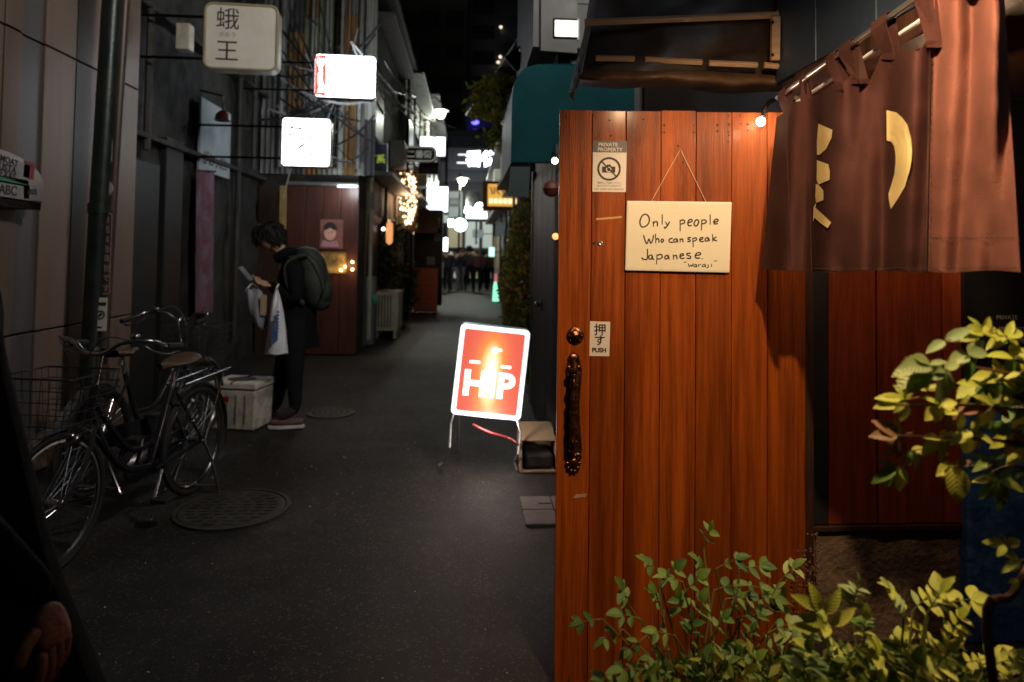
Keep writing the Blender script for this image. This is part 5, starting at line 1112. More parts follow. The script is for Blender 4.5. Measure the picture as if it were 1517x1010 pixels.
def head_mesh(c, r, fwd, up=V((0, 0, 1))):
    """head with brow, nose, mouth, jaw and ears; r = half head height"""
    fwd = V(fwd).normalized(); side = fwd.cross(up).normalized(); up = side.cross(fwd).normalized(); mb = MB(); n, k = 28, 22; vs = []
    def P(a, b):                                 # a around (0 = face), b from top
        x, y, z = sin(b) * cos(a), sin(b) * sin(a), cos(b)
        w_ = .74 if z > 0 else .74 - .20 * (-z) ** 1.3
        q = V((x * .86, y * w_, z))
        if x > 0:
            f = math.exp(-(y / .16) ** 2)
            q.x += .17 * f * math.exp(-((z + .16) / .13) ** 2) + .05 * f * math.exp(-((z - .02) / .1) ** 2)       # nose
            q.x -= .07 * (math.exp(-((abs(y) - .30) / .13) ** 2) * math.exp(-((z - .03) / .10) ** 2))             # eye sockets
            q.x += .05 * math.exp(-(y / .28) ** 2) * math.exp(-((z + .44) / .05) ** 2) - .02 * math.exp(-(y / .3) ** 2) * math.exp(-((z + .52) / .03) ** 2)
            q.x += .07 * math.exp(-(y / .25) ** 2) * math.exp(-((z + .80) / .14) ** 2)                              # chin
        return q
    for i in range(k + 1):
        for j in range(n):
            q = P(2 * pi * j / n, pi * i / k); vs.append(c + (fwd * q.x + side * q.y + up * q.z) * r)
    mb.add(vs, [(i * n + j, (i + 1) * n + j, (i + 1) * n + (j + 1) % n, i * n + (j + 1) % n) for i in range(k) for j in range(n)])
    for s_ in (-1, 1): mb.ball(c + (side * s_ * .74 - fwd * .02 - up * .08) * r, r * .20, 10, 6, sc=(.6, .6, 1.1))
    bm = bmesh.new(); me = tomesh('head', mb); bm.from_mesh(me); bmesh.ops.remove_doubles(bm, verts=bm.verts, dist=1e-4); bm.to_mesh(me); bm.free()
    return me, (c, r, fwd, side, up)
def hair_mesh(hd, length=.25, fringe=.35, seed=0, vol=1.10):
    c, r, fwd, side, up = hd; mb = MB(); n, k = 30, 16; vs = []; random.seed(seed)
    for i in range(k + 1):
        for j in range(n):
            a = 2 * pi * j / n; back = (1 - cos(a)) / 2                      # 0 at the face
            bmax = lerp(1.15 + fringe * .5, pi * .62 + length, sstep(.30, .66, back))
            b = bmax * i / k; z = cos(b); rr = vol + .06 * noise.noise(V((j * .5, i * .6, seed))) + .09 * noise.noise(V((j * 1.7, i * .8, seed + 3)))
            q = V((sin(b) * cos(a) * .90, sin(b) * sin(a) * .80, z)) * rr
            vs.append(c + (fwd * q.x + side * q.y + up * q.z) * r)
    mb.add(vs, [(i * n + j, (i + 1) * n + j, (i + 1) * n + (j + 1) % n, i * n + (j + 1) % n) for i in range(k) for j in range(n)])
    for q in range(420):
        i = random.uniform(.15, 1); j = random.random() * 2 * pi; back = (1 - cos(j)) / 2; b = lerp(1.15 + fringe * .5, pi * .62 + length, sstep(.30, .66, back)) * i
        e = V((sin(b) * cos(j) * .9, sin(b) * sin(j) * .8, cos(b))); t_ = V((cos(b) * cos(j), cos(b) * sin(j), -sin(b)))
        W = lambda q_: c + (fwd * q_.x + side * q_.y + up * q_.z) * r
        a_ = random.uniform(.04, .2); L_ = random.uniform(.3, .6); s2 = V((random.gauss(0, .07), random.gauss(0, .07), 0))
        mb.tube([W(e * (vol - .06)), W(e * (vol + .05) + t_ * L_ * .5 + s2 * .5), W(e * (vol + a_ * .35) + t_ * L_ + s2)], [.06 * r, .04 * r, .006 * r], 4)
    return tomesh('hair', mb, smooth=True)
def hand(J, E, Rr, wrist, palm, d, side, curl, pre, s=1.0, thumb_side=1):
    """palm plus four unequal fingers and a thumb, curling towards curl"""
    d = V(d).normalized(); side = V(side).normalized(); curl = V(curl).normalized(); out = []
    base = J[wrist]
    k1 = base + d * .045 * s; k2 = base + d * .085 * s
    mb = skin_mesh({'pelvis': base, 'a': k1, 'b': k2}, [('pelvis', 'a'), ('a', 'b')], {'pelvis': (.024 * s, .018 * s), 'a': (.036 * s, .017 * s), 'b': (.038 * s, .014 * s)}, 2); out.append(mb)
    for q, (o_, L) in enumerate(((-.031, .082), (-.010, .094), (.011, .088), (.030, .070))):
        p0 = base + d * .07 * s + side * o_ * s; p1 = p0 + (d * .95 + curl * .2).normalized() * L * .45 * s; p2 = p1 + (d * .55 + curl * .8).normalized() * L * .35 * s; p3 = p2 + (d * .1 + curl).normalized() * L * .28 * s
        out.append(skin_mesh({'pelvis': p0, 'a': p1, 'b': p2, 'c': p3}, [('pelvis', 'a'), ('a', 'b'), ('b', 'c')], {'pelvis': .0090 * s, 'a': .0082 * s, 'b': .0076 * s, 'c': .0062 * s}, 1))
    p0 = base + d * .03 * s - side * .028 * s * thumb_side; p1 = p0 + (d * .5 - side * .8 * thumb_side + curl * .3).normalized() * .038 * s; p2 = p1 + (d * .8 - side * .1 * thumb_side + curl * .5).normalized() * .030 * s
    out.append(skin_mesh({'pelvis': p0, 'a': p1, 'b': p2}, [('pelvis', 'a'), ('a', 'b')], {'pelvis': .013 * s, 'a': .011 * s, 'b': .009 * s}, 1))
    return out
SKINM = mat('skin', (.50, .28, .19), .5, var=.06); HAIR = mat('black_hair', (.010, .008, .008), .8, var=.4, bump=1.0, bscale=120)
TROU = mat('dark_trousers', (.012, .012, .015), .9, spec=.12); SHOE = mat('dark_shoe', (.03, .03, .035), .6)
def person(label, J, hdir, hr, coat, trouser=TROU, skin=SKINM, fat=1.0, hair_kw={}, hairm=HAIR, coatlen=None, hands=(), sub=2, group=None, hup=V((0, 0, 1)), root_loc=None, hands_s=1.0, shoes=None):
    R0 = {'pelvis': (.155, .115), 'spine': (.145, .11), 'chest': (.165, .12), 'neck': .055, 'skull': .06,
          'shL': .075, 'elL': .052, 'wrL': .036, 'shR': .075, 'elR': .052, 'wrR': .036, 'hipL': .095, 'knL': .066, 'anL': .045, 'toL': .038, 'hipR': .095, 'knR': .066, 'anR': .045, 'toR': .038}
    E = [('pelvis', 'spine'), ('spine', 'chest'), ('chest', 'neck'), ('neck', 'skull'), ('chest', 'shL'), ('shL', 'elL'), ('elL', 'wrL'), ('chest', 'shR'), ('shR', 'elR'), ('elR', 'wrR'),
         ('pelvis', 'hipL'), ('hipL', 'knL'), ('knL', 'anL'), ('anL', 'toL'), ('pelvis', 'hipR'), ('hipR', 'knR'), ('knR', 'anR'), ('anR', 'toR')]
    J = {k: V(v) for k, v in J.items()}
    rad = {}
    for k in J:
        r = R0[k]; g = fat if k not in ('neck', 'skull', 'wrL', 'wrR') else 1; rad[k] = tuple(q * g for q in r) if isinstance(r, tuple) else r * g
    body = skin_mesh(J, E, rad, sub)
    segs = [(J[a], J[b], (0 if b in ('spine', 'chest', 'shL', 'shR', 'elL', 'elR', 'wrL', 'wrR') else 1 if b in ('neck', 'skull') else 2 if b[:2] in ('hi', 'kn', 'an') else 3)) for a, b in E]
    for p in body.polygons:
        c = p.center; best = min(segs, key=lambda s_: (lambda t: (c - (s_[0] + (s_[1] - s_[0]) * t)).length)(max(0, min(1, (c - s_[0]).dot(s_[1] - s_[0]) / max(1e-6, (s_[1] - s_[0]).length_squared)))))
        p.material_index = best[2]
    hc = J['skull']; hm, hd = head_mesh(hc, hr, hdir, hup)
    parts = [(body, None), (hm, 1)]
    for (wr, d, side, curl, ts) in hands: parts += [(m_, 1) for m_ in hand(J, None, None, wr, None, d, side, curl, '', hands_s, ts)]
    t = thing('person', label, 'person', root_loc or V(((J['anL'].x + J['anR'].x) / 2, (J['anL'].y + J['anR'].y) / 2, 0)), group=group)
    obj('body', join_mesh(parts), [coat, skin, trouser, shoes or SHOE], t)
    obj('hair', hair_mesh(hd, **hair_kw), hairm, t)
    m = MB(); c, r, f, s_, u = hd
    for q in (-1, 1): m.ball(c + (f * .70 + s_ * q * .30 + u * .03) * r, r * .095, 8, 6)
    obj('eyes', m, INK, t, smooth=True)
    if coatlen:                                    # coat skirt hanging from the waist
        z0, z1, w0, w1, cen = coatlen
        def sk(u, v):
            a = 2 * pi * u; z = lerp(z0, z1, v); ww = lerp(w0, w1, v ** 1.2) * (1 + (.05 * sin(a * 7 + v * 2) + .09 * noise.noise(V((cos(a) * 2, sin(a) * 2, v * 3)))) * v)
            return V((cen[0] + ww * cos(a) + (cen[2] if len(cen) > 2 else 0) * v, cen[1] + ww * .78 * sin(a), z))
        obj('coat_skirt', MB().grid(sk, 36, 12), coat, t, smooth=True, solid=.006)
    return t
# the person with the phone: facing the left wall, head bowed
COAT = mat('black_coat', (.008, .008, .009), .9, spec=.12, var=.3, bump=.3, bscale=30)
Yp_ = 6.05; P_ = lambda x, y, dy=0: at(x, y, Yp_ + dy)
J = dict(pelvis=P_(436, 478), spine=P_(437, 440), chest=P_(434, 405), neck=P_(420, 377), skull=P_(400, 351), shL=P_(437, 398, -.17), elL=P_(440, 446, -.22), wrL=P_(402, 424, -.14),
         shR=P_(426, 398, .17), elR=P_(424, 444, .20), wrR=P_(398, 420, .06), hipL=P_(438, 490, -.09), knL=P_(436, 552, -.12), anL=P_(438, 606, -.14), toL=P_(410, 619, -.16),
         hipR=P_(434, 490, .09), knR=P_(418, 546, .12), anR=P_(410, 600, .16), toR=P_(384, 609, .14))
hd = V((-.80, -.22, -.52)); up_ = V((-.45, -.1, .85))
fat_ = 1.2
ph = person('person in a black coat looking down at a phone with bags and a backpack', J, hd, .125, COAT, fat=fat_, hup=up_, hair_kw=dict(length=.30, fringe=.5, seed=4, vol=1.16), coatlen=(P_(0, 450).z, P_(0, 512).z, .175, .20, (P_(436, 470).x, Yp_)),
            hands=[('wrL', (-.85, -.1, .25), (.1, .9, .2), (-.2, .3, .8), 1), ('wrR', (-.85, -.05, .2), (.1, -.9, .2), (-.2, -.3, .8), 1)], shoes=mat('shoe_upper', (.05, .03, .035), .6))
m = MB()
for (a, b_) in (('anL', 'toL'), ('anR', 'toR')):
    A_, B_ = J[a], J[b_]; d = V((B_.x - A_.x, B_.y - A_.y, 0)).normalized(); n_ = V((-d.y, d.x, 0)); o_ = V((A_.x, A_.y, 0)) - d * .06
    s_ = MB(); poly = [(-.0, -.035), (.10, -.042), (.20, -.048), (.27, -.03), (.285, 0), (.27, .03), (.20, .048), (.10, .042), (0, .035), (-.02, 0)]
    Mx = Matrix(((d.x, n_.x, 0, o_.x), (d.y, n_.y, 0, o_.y), (0, 0, 1, .008), (0, 0, 0, 1)))
    obj('shoe_sole', MB().prism(poly, 0, .028, M=Mx), mat('white_sole', (.62, .58, .58), .5), ph, bev=.006)
    obj('shoe', MB().prism([(x * .96 + .003, y * .9) for x, y in poly], .029, .075, M=Mx), mat('red_grey_shoe', (.15, .075, .075), .6, var=.5, scale=20), ph, bev=.02, smooth=True)
obj('collar', MB().tube(smooth_path([P_(410, 384, -.09), P_(424, 374, -.11), P_(436, 372, 0), P_(424, 376, .11), P_(408, 385, .08)], 5), .045, 10), COAT, ph, smooth=True)
# the phone held in both hands
c = P_(364, 405, -.10); t = thing('phone', 'mobile phone held up in both hands by the person in black', 'phone', c)
M = FR(c, (.15, .98, .1), (-.65, .0, .75)); obj('case', MB().prism(rrect(.075, .15, .01), -.004, .004, M=M), mat('grey_phone', (.18, .19, .21), .35), t); obj('screen', MB().prism(rrect(.068, .138, .006), -.0052, -.0045, M=M), emis('phone_screen', (.8, .85, 1), .5, sample=False), t)
# backpack
bp = thing('backpack', 'grey-green backpack worn by the person in black', 'backpack', P_(465, 462))
def bpk(u, v):
    a = 2 * pi * u; b_ = pi * v; c = P_(464, 413); rx, ry, rz = .145, .16, .275
    q = V((rx * abs(sin(b_)) ** .6 * cos(a), ry * abs(sin(b_)) ** .6 * sin(a), rz * cos(b_) * (1.0)))
    q.x += .10 * cos(b_) * -1 * .6; q.x *= 1.0; q += q.normalized() * .012 * noise.noise(q * 9)
    return c + q
BPM = mat('grey_green_nylon', (.028, .033, .027), .7, var=.3, bump=.4, bscale=20)
obj('bag', MB().grid(bpk, 28, 20), BPM, bp, smooth=True)
obj('pocket', MB().ball(P_(478, 432, -.02), .10, 14, 10, sc=(.9, 1.2, 1.2)), BPM, bp, smooth=True)
obj('zip', MB().tube(smooth_path([P_(452, 372, -.16), P_(474, 392, -.19), P_(482, 420, -.18), P_(474, 446, -.16)], 4), .006, 6), BLACK, bp)
for dy in (-.15, .15): obj('strap', MB().tube(smooth_path([P_(455, 378, dy), P_(436, 382, dy * 1.1), P_(423, 398, dy * 1.35), P_(430, 430, dy * 1.4), P_(450, 450, dy * 1.1)], 5), .020, 6), BPM, bp, smooth=True)
# bags
BAGW = mat('white_plastic_bag', (.85, .87, .95), .4, var=.08, bump=.5, bscale=12)
def bag(label, nm, P0, pts, th, m, dy, seed):
    t = thing(nm, label, 'bag', P_(*P0, dy)); top = pts[0]
    def f(u, v):
        a = 2 * pi * u; k = len(pts) - 1; q = min(k - 1e-6, v * k); i = int(q); fr = q - i
        xl = lerp(pts[i][0], pts[i + 1][0], fr); xr = lerp(pts[i][1], pts[i + 1][1], fr); y = lerp(pts[i][2], pts[i + 1][2], fr)
        cx_, hw = (xl + xr) / 2, (xr - xl) / 2; thv = th * min(1, .15 + v * 1.6)
        return P_(cx_ + hw * cos(a), y + 1.5 * sin(a * 3), dy + thv * sin(a) + .008 * sin(a * 5 + v * 9 + seed))
    g = MB().grid(f, 28, 18); k = pts[-1]; obj('bag', g, m, t, smooth=True)
    obj('bag_bottom', MB().add([f(u / 28, 1.0) for u in range(28)], [tuple(range(28))]), m, t); return t, f
t, f = bag('white plastic shopping bag with blue vertical writing hanging from the arm', 'shopping_bag', (410, 525), [(409, 411, 427), (403, 416, 442), (400, 420, 460), (397, 424, 490), (393, 426, 512), (392, 427, 524)], .09, BAGW, -.26, 1)
BL = mat('blue_print', (.10, .16, .42), .6)
for k, (x, y, ln) in enumerate(((412, 462, 46), (404, 488, 26), (408, 470, 40))):
    m = MB()
    for q in range(ln // 5): m.box(P_(x - q * .25, y + q * 5, -.365), (.020, .004, .018))
    obj('printed_text', m, BL, t)
obj('handle', MB().tube(smooth_path([P_(409, 430, -.26), P_(411, 424, -.2), P_(414, 420, -.13)], 4), .008, 6), BAGW, t)
t, f = bag('grey folded carrier bag hanging under the phone hand', 'carrier_bag', (384, 487), [(363, 386, 428), (365, 392, 440), (368, 396, 458), (373, 396, 474), (380, 394, 484), (386, 390, 487)], .06, mat('grey_bag', (.30, .30, .36), .6, var=.1), -.16, 3)
obj('handle', MB().tube(smooth_path([P_(366, 428, -.16), P_(374, 420, -.14), P_(384, 428, -.16)], 4), .006, 6), BAGW, t)
obj('tan_side', MB().prism(rrect(.05, .17, .01), -.01, .0, M=pxM(390, 452, Yp_ - .23)), mat('tan_card', (.45, .33, .22), .7), t)
# passer-by at the very edge of the frame, walking past with one hand low
Yq = 1.45
def Q(x, z, y=0): return V((x + .15, Yq + y, z))
J = dict(pelvis=Q(-1.22, .95), spine=Q(-1.24, 1.12), chest=Q(-1.27, 1.33), neck=Q(-1.28, 1.50), skull=Q(-1.27, 1.62), shL=Q(-1.24, 1.40, -.20), elL=Q(-1.08, 1.12, -.22), wrL=Q(-.90, .86, -.14),
         shR=Q(-1.30, 1.40, .20), elR=Q(-1.42, 1.12, .26), wrR=Q(-1.40, .86, .30), hipL=Q(-1.21, .90, -.10), knL=Q(-1.02, .50, -.12), anL=Q(-.95, .10, -.18), toL=Q(-.90, .045, -.32),
         hipR=Q(-1.23, .90, .10), knR=Q(-1.25, .50, .12), anR=Q(-1.38, .14, .34), toR=Q(-1.36, .05, .20))
J = {k: V((v.x, v.y, v.z)) for k, v in J.items()}
person('dark clothed passer-by at the edge of the picture with one hand low', J, (0.15, -1, 0), .125, COAT, skin=mat('reddened_skin', (.33, .13, .075), .6, var=.1, bump=.6, bscale=60), hair_kw=dict(length=.3, seed=9), coatlen=(1.36, .40, .11, .38, (-1.07, Yq)),
       hands=[('wrL', (.30, -.1, -.9), (.1, .9, .05), (-.5, -.1, -.4), 1), ('wrR', (0, 0, -1), (0, 1, 0), (1, 0, -.3), 1)])
# crowd at the far end
CC = [(.012, .012, .015), (.02, .016, .02), (.07, .018, .022), (.03, .03, .04), (.016, .016, .018), (.10, .09, .085), (.025, .02, .018), (.05, .05, .055)]
HB = mat('fair_hair', (.30, .21, .10), .5)
crowd = [(662, 436, 366, 0, 0, 'in a dark jacket at the left end of the far group'), (673, 434, 368, 1, 6, 'in pale trousers second from the left in the far group'), (684, 432, 366, 4, 0, 'with a rucksack shape on the back in the far group'),
         (695, 434, 364, 3, 1, 'seen between the fair haired walker and the left group'), (706, 436, 367, 2, 1, 'with long fair hair and a dark red coat, middle of the far group'), (716, 433, 370, 0, 0, 'in a black coat just right of the fair haired walker'),
         (727, 434, 369, 6, 0, 'with head turned aside at the right of the far group'), (738, 433, 372, 4, 1, 'at the right end of the far group behind the green cones'), (690, 428, 369, 5, 0, 'half hidden in a pale coat deeper in the far group'), (720, 427, 370, 7, 1, 'half hidden in a grey coat deeper in the far group')]
for k, (px, yf, yh, ci, pose, lab) in enumerate(crowd):
    g = gnd(px, yf - 3); Yc_ = g.y; H = min(1.82, at(px, yh, Yc_).z); s_ = H / 1.72; random.seed(60 + k); st_ = random.uniform(.05, .22); fw = random.choice([-1, 1]); ang = random.uniform(-.5, .5) + (0 if fw < 0 else pi)
    Rz = Matrix.Rotation(ang, 3, 'Z')
    def q_(x, y, z): return g + (Rz @ V((x, y, 0))) * s_ + V((0, 0, z * s_))
    J = dict(pelvis=q_(0, 0, .93), spine=q_(0, 0, 1.10), chest=q_(0, -.01, 1.30), neck=q_(0, -.02, 1.47), skull=q_(0, -.04, 1.60), shL=q_(.19, 0, 1.38), elL=q_(.24, .04, 1.12), wrL=q_(.20, -.12 - .1 * (pose % 3), .92 + .1 * (pose % 2)),
             shR=q_(-.19, 0, 1.38), elR=q_(-.24, .04, 1.12), wrR=q_(-.22, -.05, .88), hipL=q_(.09, 0, .88), knL=q_(.10, -st_, .50), anL=q_(.10, -st_ * .6, .09), toL=q_(.11, -st_ * .6 - .14, .045),
             hipR=q_(-.09, 0, .88), knR=q_(-.10, st_ * .3, .50), anR=q_(-.10, st_, .10), toR=q_(-.11, st_ - .13, .045))
    person('distant person ' + lab, J, Rz @ V((random.uniform(-.3, .3), -1, 0)), .118 * s_, mat('coat_%d' % ci, CC[ci], .8), trouser=mat('pale_trousers', (.20, .19, .20), .8) if k in (1, 2) else TROU, hair_kw=dict(length=.9 if k in (4, 7) else .3, seed=k),
           hairm=HB if k in (4, 6) else HAIR, sub=1, group='people at the far end of the alley', hands=[('wrL', (0, 0, -1), Rz @ V((0, 1, 0)), Rz @ V((-1, 0, -.2)), 1), ('wrR', (0, 0, -1), Rz @ V((0, 1, 0)), Rz @ V((1, 0, -.2)), 1)] if k < 0 else ())
# ------------------------------------------------------------------ bicycles
PAINT = mat('black_bike_paint', (.012, .013, .02), .25, .3, coat=.6)
SEATM = mat('brown_saddle', (.085, .042, .022), .45, var=.3)
def bicycle(label, loc, heading, paint, rack=True):
    t = thing('bicycle', label, 'bicycle', group='bicycles parked by the brown building'); T = lambda n_, m_, mm, p=None, **k: obj(n_, m_, mm, p or t, local=True, smooth=True, **k)
    wr = .325
    for x in (0, 1.10):
        w_ = bpy.data.objects.new('wheel', tomesh('wheel', MB().lathe([(.018, -.045), (.026, -.04), (.02, -.03), (.02, .03), (.026, .04), (.018, .045)], 14), smooth=True)); COL.objects.link(w_); w_.parent = t
        w_.data.materials.append(CHROME); w_.location = (x, 0, wr); w_.rotation_euler = (pi / 2, 0, 0)
        ringp = lambda r, z=0, n_=40: [V((r * cos(2 * pi * a / n_), r * sin(2 * pi * a / n_), z)) for a in range(n_)]
        T('tyre', MB().tube(ringp(wr - .018), .018, 8, closed=True), RUBBER, w_)
        T('rim', MB().tube(ringp(wr - .045), .011, 6, closed=True), CHROME, w_)
        sp = MB()
        for a in range(32):
            an = 2 * pi * a / 32; an2 = an + (.35 if a % 2 else -.35)
            sp.tube([V((.022 * cos(an2), .022 * sin(an2), .035 * (1 if a % 4 < 2 else -1))), V(((wr - .05) * cos(an), (wr - .05) * sin(an), 0))], .0013, 4, cap=False)
        T('spokes', sp, CHROME, w_)
    def arc(cx, r, a0, a1, n_=18): return [V((cx + r * cos(lerp(a0, a1, i / n_)), 0, wr + r * sin(lerp(a0, a1, i / n_)))) for i in range(n_ + 1)]
    def fender(cx, a0, a1):
        m = MB(); pts = arc(cx, wr + .025, a0, a1); vs = []
        for p in pts:
            o_ = (p - V((cx, 0, wr))).normalized()
            for y, d in ((-.028, -.014), (-.02, 0), (0, .006), (.02, 0), (.028, -.014)): vs.append(p + V((0, y, 0)) + o_ * d)
        m.add(vs, [(5 * i + j, 5 * i + j + 1, 5 * i + j + 6, 5 * i + j + 5) for i in range(len(pts) - 1) for j in range(4)]); return m
    T('mudguard', fender(0, radians(60), radians(215)), CHROME); T('mudguard', fender(1.10, radians(10), radians(150)), CHROME)
    for s_ in (-1, 1):
        T('mudguard_stay', MB().tube([V((0, s_ * .05, wr)), V((-.33 * .82, s_ * .03, wr - .33 * .35))], .0035, 5), CHROME)
        T('chainstay', MB().tube([V((0, s_ * .055, wr)), V((.43, s_ * .04, .28))], .010, 8), paint); T('seatstay', MB().tube([V((0, s_ * .055, wr)), V((.24, s_ * .03, .66))], .008, 8), paint)
        T('fork_blade', MB().tube(smooth_path([V((.905, s_ * .045, .64)), V((.97, s_ * .052, .48)), V((1.10, s_ * .05, wr))], 5), .012, 8), CHROME)
    T('seat_tube', MB().tube([V((.43, 0, .28)), V((.25, 0, .70))], .016, 12), paint)
    T('down_tube', MB().tube(smooth_path([V((.88, 0, .70)), V((.78, 0, .50)), V((.62, 0, .34)), V((.43, 0, .29))], 6), .021, 12), paint)
    T('cross_tube', MB().tube(smooth_path([V((.87, 0, .76)), V((.72, 0, .56)), V((.56, 0, .42)), V((.37, 0, .42))], 6), .015, 12), paint)
    T('head_tube', MB().tube([V((.905, 0, .64)), V((.855, 0, .82))], .022, 12), paint); T('stem', MB().tube([V((.857, 0, .81)), V((.82, 0, .97)), V((.86, 0, 1.0))], .012, 10), CHROME)
    T('seat_post', MB().tube([V((.25, 0, .69)), V((.225, 0, .78))], .013, 10), CHROME)
    def sad(u, v):
        a = 2 * pi * u; x = lerp(-.13, .15, v); w_ = lerp(.105, .02, sstep(.25, 1, v)) * (1 if v > .08 else .75 + v * 3); zz = .83 + .02 * (1 - v) - .01 * sin(pi * v)
        return V((.21 + x, w_ * cos(a), zz + (.026 if sin(a) > 0 else .030) * sin(a) * (1 - .3 * v)))
    sa = T('saddle', MB().grid(sad, 22, 14), SEATM)
    for s_ in (-1, 1):
        T('spring', MB().tube([V((.13 + .018 * cos(a * .9), s_ * .06 + .018 * sin(a * .9), .765 + a * .0016)) for a in range(30)], .0035, 5), CHROME, sa)
    hb = [V((.60, -.275, .99)), V((.70, -.27, 1.00)), V((.79, -.235, 1.035)), V((.85, -.13, 1.03)), V((.868, -.06, .985)), V((.868, 0, .975)), V((.868, .06, .985)), V((.85, .13, 1.03)), V((.79, .235, 1.035)), V((.70, .27, 1.00)), V((.60, .275, .99))]
    h_ = T('handlebar', MB().tube(smooth_path(hb, 5), .0115, 10), CHROME)
    for s_ in (-1, 1):
        T('grip', MB().tube([V((.585, s_ * .276, .988)), V((.70, s_ * .27, 1.0))], .017, 10), RUBBER, h_)
        T('brake_lever', MB().tube(smooth_path([V((.80, s_ * .22, 1.01)), V((.76, s_ * .25, .975)), V((.66, s_ * .262, .955)), V((.60, s_ * .268, .965))], 4), .006, 6), CHROME, h_)
        T('brake_cable', MB().tube(smooth_path([V((.80, s_ * .22, 1.01)), V((.95, s_ * .13, 1.07)), V((.98, s_ * .04, .95)), V((.93, 0, .76))], 5), .003, 5), CABLE, h_)
    T('bell', MB().ball((.81, .17, 1.06), .026, 12, 8, sc=(1, 1, .6)), CHROME, h_)
    bk = MB(); x0, x1, y0, z0, z1 = .94, 1.25, .19, .66, .92
    def ring(z, k, r): bk.tube([V((x0 + (1 - k) * .04, -y0 * k, z)), V((x1 - (1 - k) * .0, -y0 * k, z)), V((x1, y0 * k, z)), V((x0 + (1 - k) * .04, y0 * k, z))], r, 6, closed=True)
    ring(z1, 1, .005)
    for i in range(5): ring(z0 + i * .052, .78 + .22 * i / 5, .0022)
    for i in range(9):
        for s_ in (-1, 1):
            bk.tube([V((lerp(x0, x1, i / 8), s_ * y0, z1)), V((lerp(x0 + .03, x1, i / 8), s_ * y0 * .78, z0))], .0018, 4)
        y = lerp(-1, 1, i / 8); bk.tube([V((x1, y * y0, z1)), V((x1, y * y0 * .78, z0))], .0018, 4); bk.tube([V((x0, y * y0, z1)), V((x0 + .03, y * y0 * .78, z0))], .0018, 4)
        bk.tube([V((x0 + .03, y * y0 * .78, z0)), V((x1, y * y0 * .78, z0))], .0018, 4)
    T('basket', bk, mat('basket_wire', (.10, .10, .11), .35, .8))
    T('headlamp', MB().lathe([(.012, -.05), (.032, -.02), (.036, .02), (.03, .03), (.0001, .03)], 14, M=Matrix.Translation((1.0, .0, .60)) @ Matrix.Rotation(pi / 2, 4, 'Y')), CHROME)
    cc = [(.0, .385), (.10, .40), (.46, .375), (.53, .33), (.54, .27), (.49, .215), (.40, .205), (.05, .28), (-.04, .30), (-.04, .36)]
    T('chain_case', MB().prism([(x, z) for x, z in cc], -.075, -.058, M=Matrix(((1, 0, 0, 0), (0, 0, 1, 0), (0, 1, 0, 0), (0, 0, 0, 1)))), paint, bev=.004)
    for s_ in (-1, 1):
        cr_ = T('crank', MB().tube([V((.43, s_ * .08, .28)), V((.43 + s_ * .09, s_ * .10, .28 - s_ * .13))], .009, 8), CHROME)
        T('pedal', MB().box((.43 + s_ * .09, s_ * .15, .28 - s_ * .13), (.085, .09, .022)), RUBBER, cr_, bev=.005)
    if rack:
        m = MB()
        for s_ in (-1, 1):
            m.tube([V((.20, s_ * .06, .70)), V((-.30, s_ * .06, .72))], .006, 8); m.tube([V((-.22, s_ * .06, .715)), V((0, s_ * .07, wr))], .005, 6)
        for i in range(4): m.tube([V((.12 - i * .13, -.06, .705)), V((.12 - i * .13, .06, .705))], .005, 6)
        T('luggage_rack', m, CHROME)
        T('rear_reflector', MB().box((-.345, 0, .50), (.012, .05, .035)), mat('red_reflector', (.35, .02, .01), .2), bev=.003)
    st_ = MB()
    for s_ in (-1, 1): st_.tube(smooth_path([V((0, s_ * .06, wr)), V((-.02, s_ * .10, .22)), V((.0, s_ * .17, .03)), V((.03, s_ * .175, .012))], 5), .0095, 8)
    st_.tube([V((.0, -.165, .05)), V((.0, .165, .05))], .008, 8)
    T('stand', st_, CHROME); T('lock_ring', MB().tube([V((.10 + .06 * cos(a * pi / 10), .05, .52 + .06 * sin(a * pi / 10))) for a in range(20)], .008, 6, closed=True), CHROME)
    t.location = loc; t.rotation_euler = (0, 0, heading); return t
bicycle('black town bicycle with wire basket and brown saddle, nearest the viewer', (-1.665, 4.38, 0), radians(-101), PAINT)
b2_ = bicycle('second bicycle parked behind the first against the wall', (-2.24, 4.35, 0), radians(80), mat('grey_bike_paint', (.03, .03, .035), .3, .4), rack=False)
# ------------------------------------------------------------------ foam crate with cord
g0 = gnd(346, 641); t = thing('foam_crate', 'dirty white polystyrene crate tied with dark tape beside the bicycle', 'crate', (g0.x, g0.y + .2, 0)); t.rotation_euler = (0, 0, radians(-12))
def Tl(n_, m_, mm, **k): return obj(n_, m_, mm, t, local=True, **k)
Tl('box', MB().add([V((sx * (.19 if z == 0 else .205), sy * (.15 if z == 0 else .165), .01 + z)) for z in (0, .33) for sx, sy in ((-1, -1), (1, -1), (1, 1), (-1, 1))], [(3, 2, 1, 0), (4, 5, 6, 7), (0, 1, 5, 4), (1, 2, 6, 5), (2, 3, 7, 6), (3, 0, 4, 7)]), FOAM, bev=.012)
Tl('lid', MB().box((0, 0, .375), (.43, .35, .055)), FOAM, bev=.012)
Tl('rope', MB().tube([V((.0, -.182, .40)), V((.0, .182, .41)), V((.02, .182, .30))], .006, 6), DKWOOD)
Tl('dark_stain', MB().prism([(-.10, -.07), (-.02, -.12), (.09, -.08), (.12, .02), (.04, .10), (-.08, .08), (-.13, .0)], .4035, .4055), mat('wet_stain', (.06, .04, .03), .5, var=.5))
for k in range(4): Tl('moulded_groove', MB().box((-.12 + k * .08, -.163 - .002, .19), (.010, .006, .22)), mat('foam_groove', (.28, .25, .21), .9))
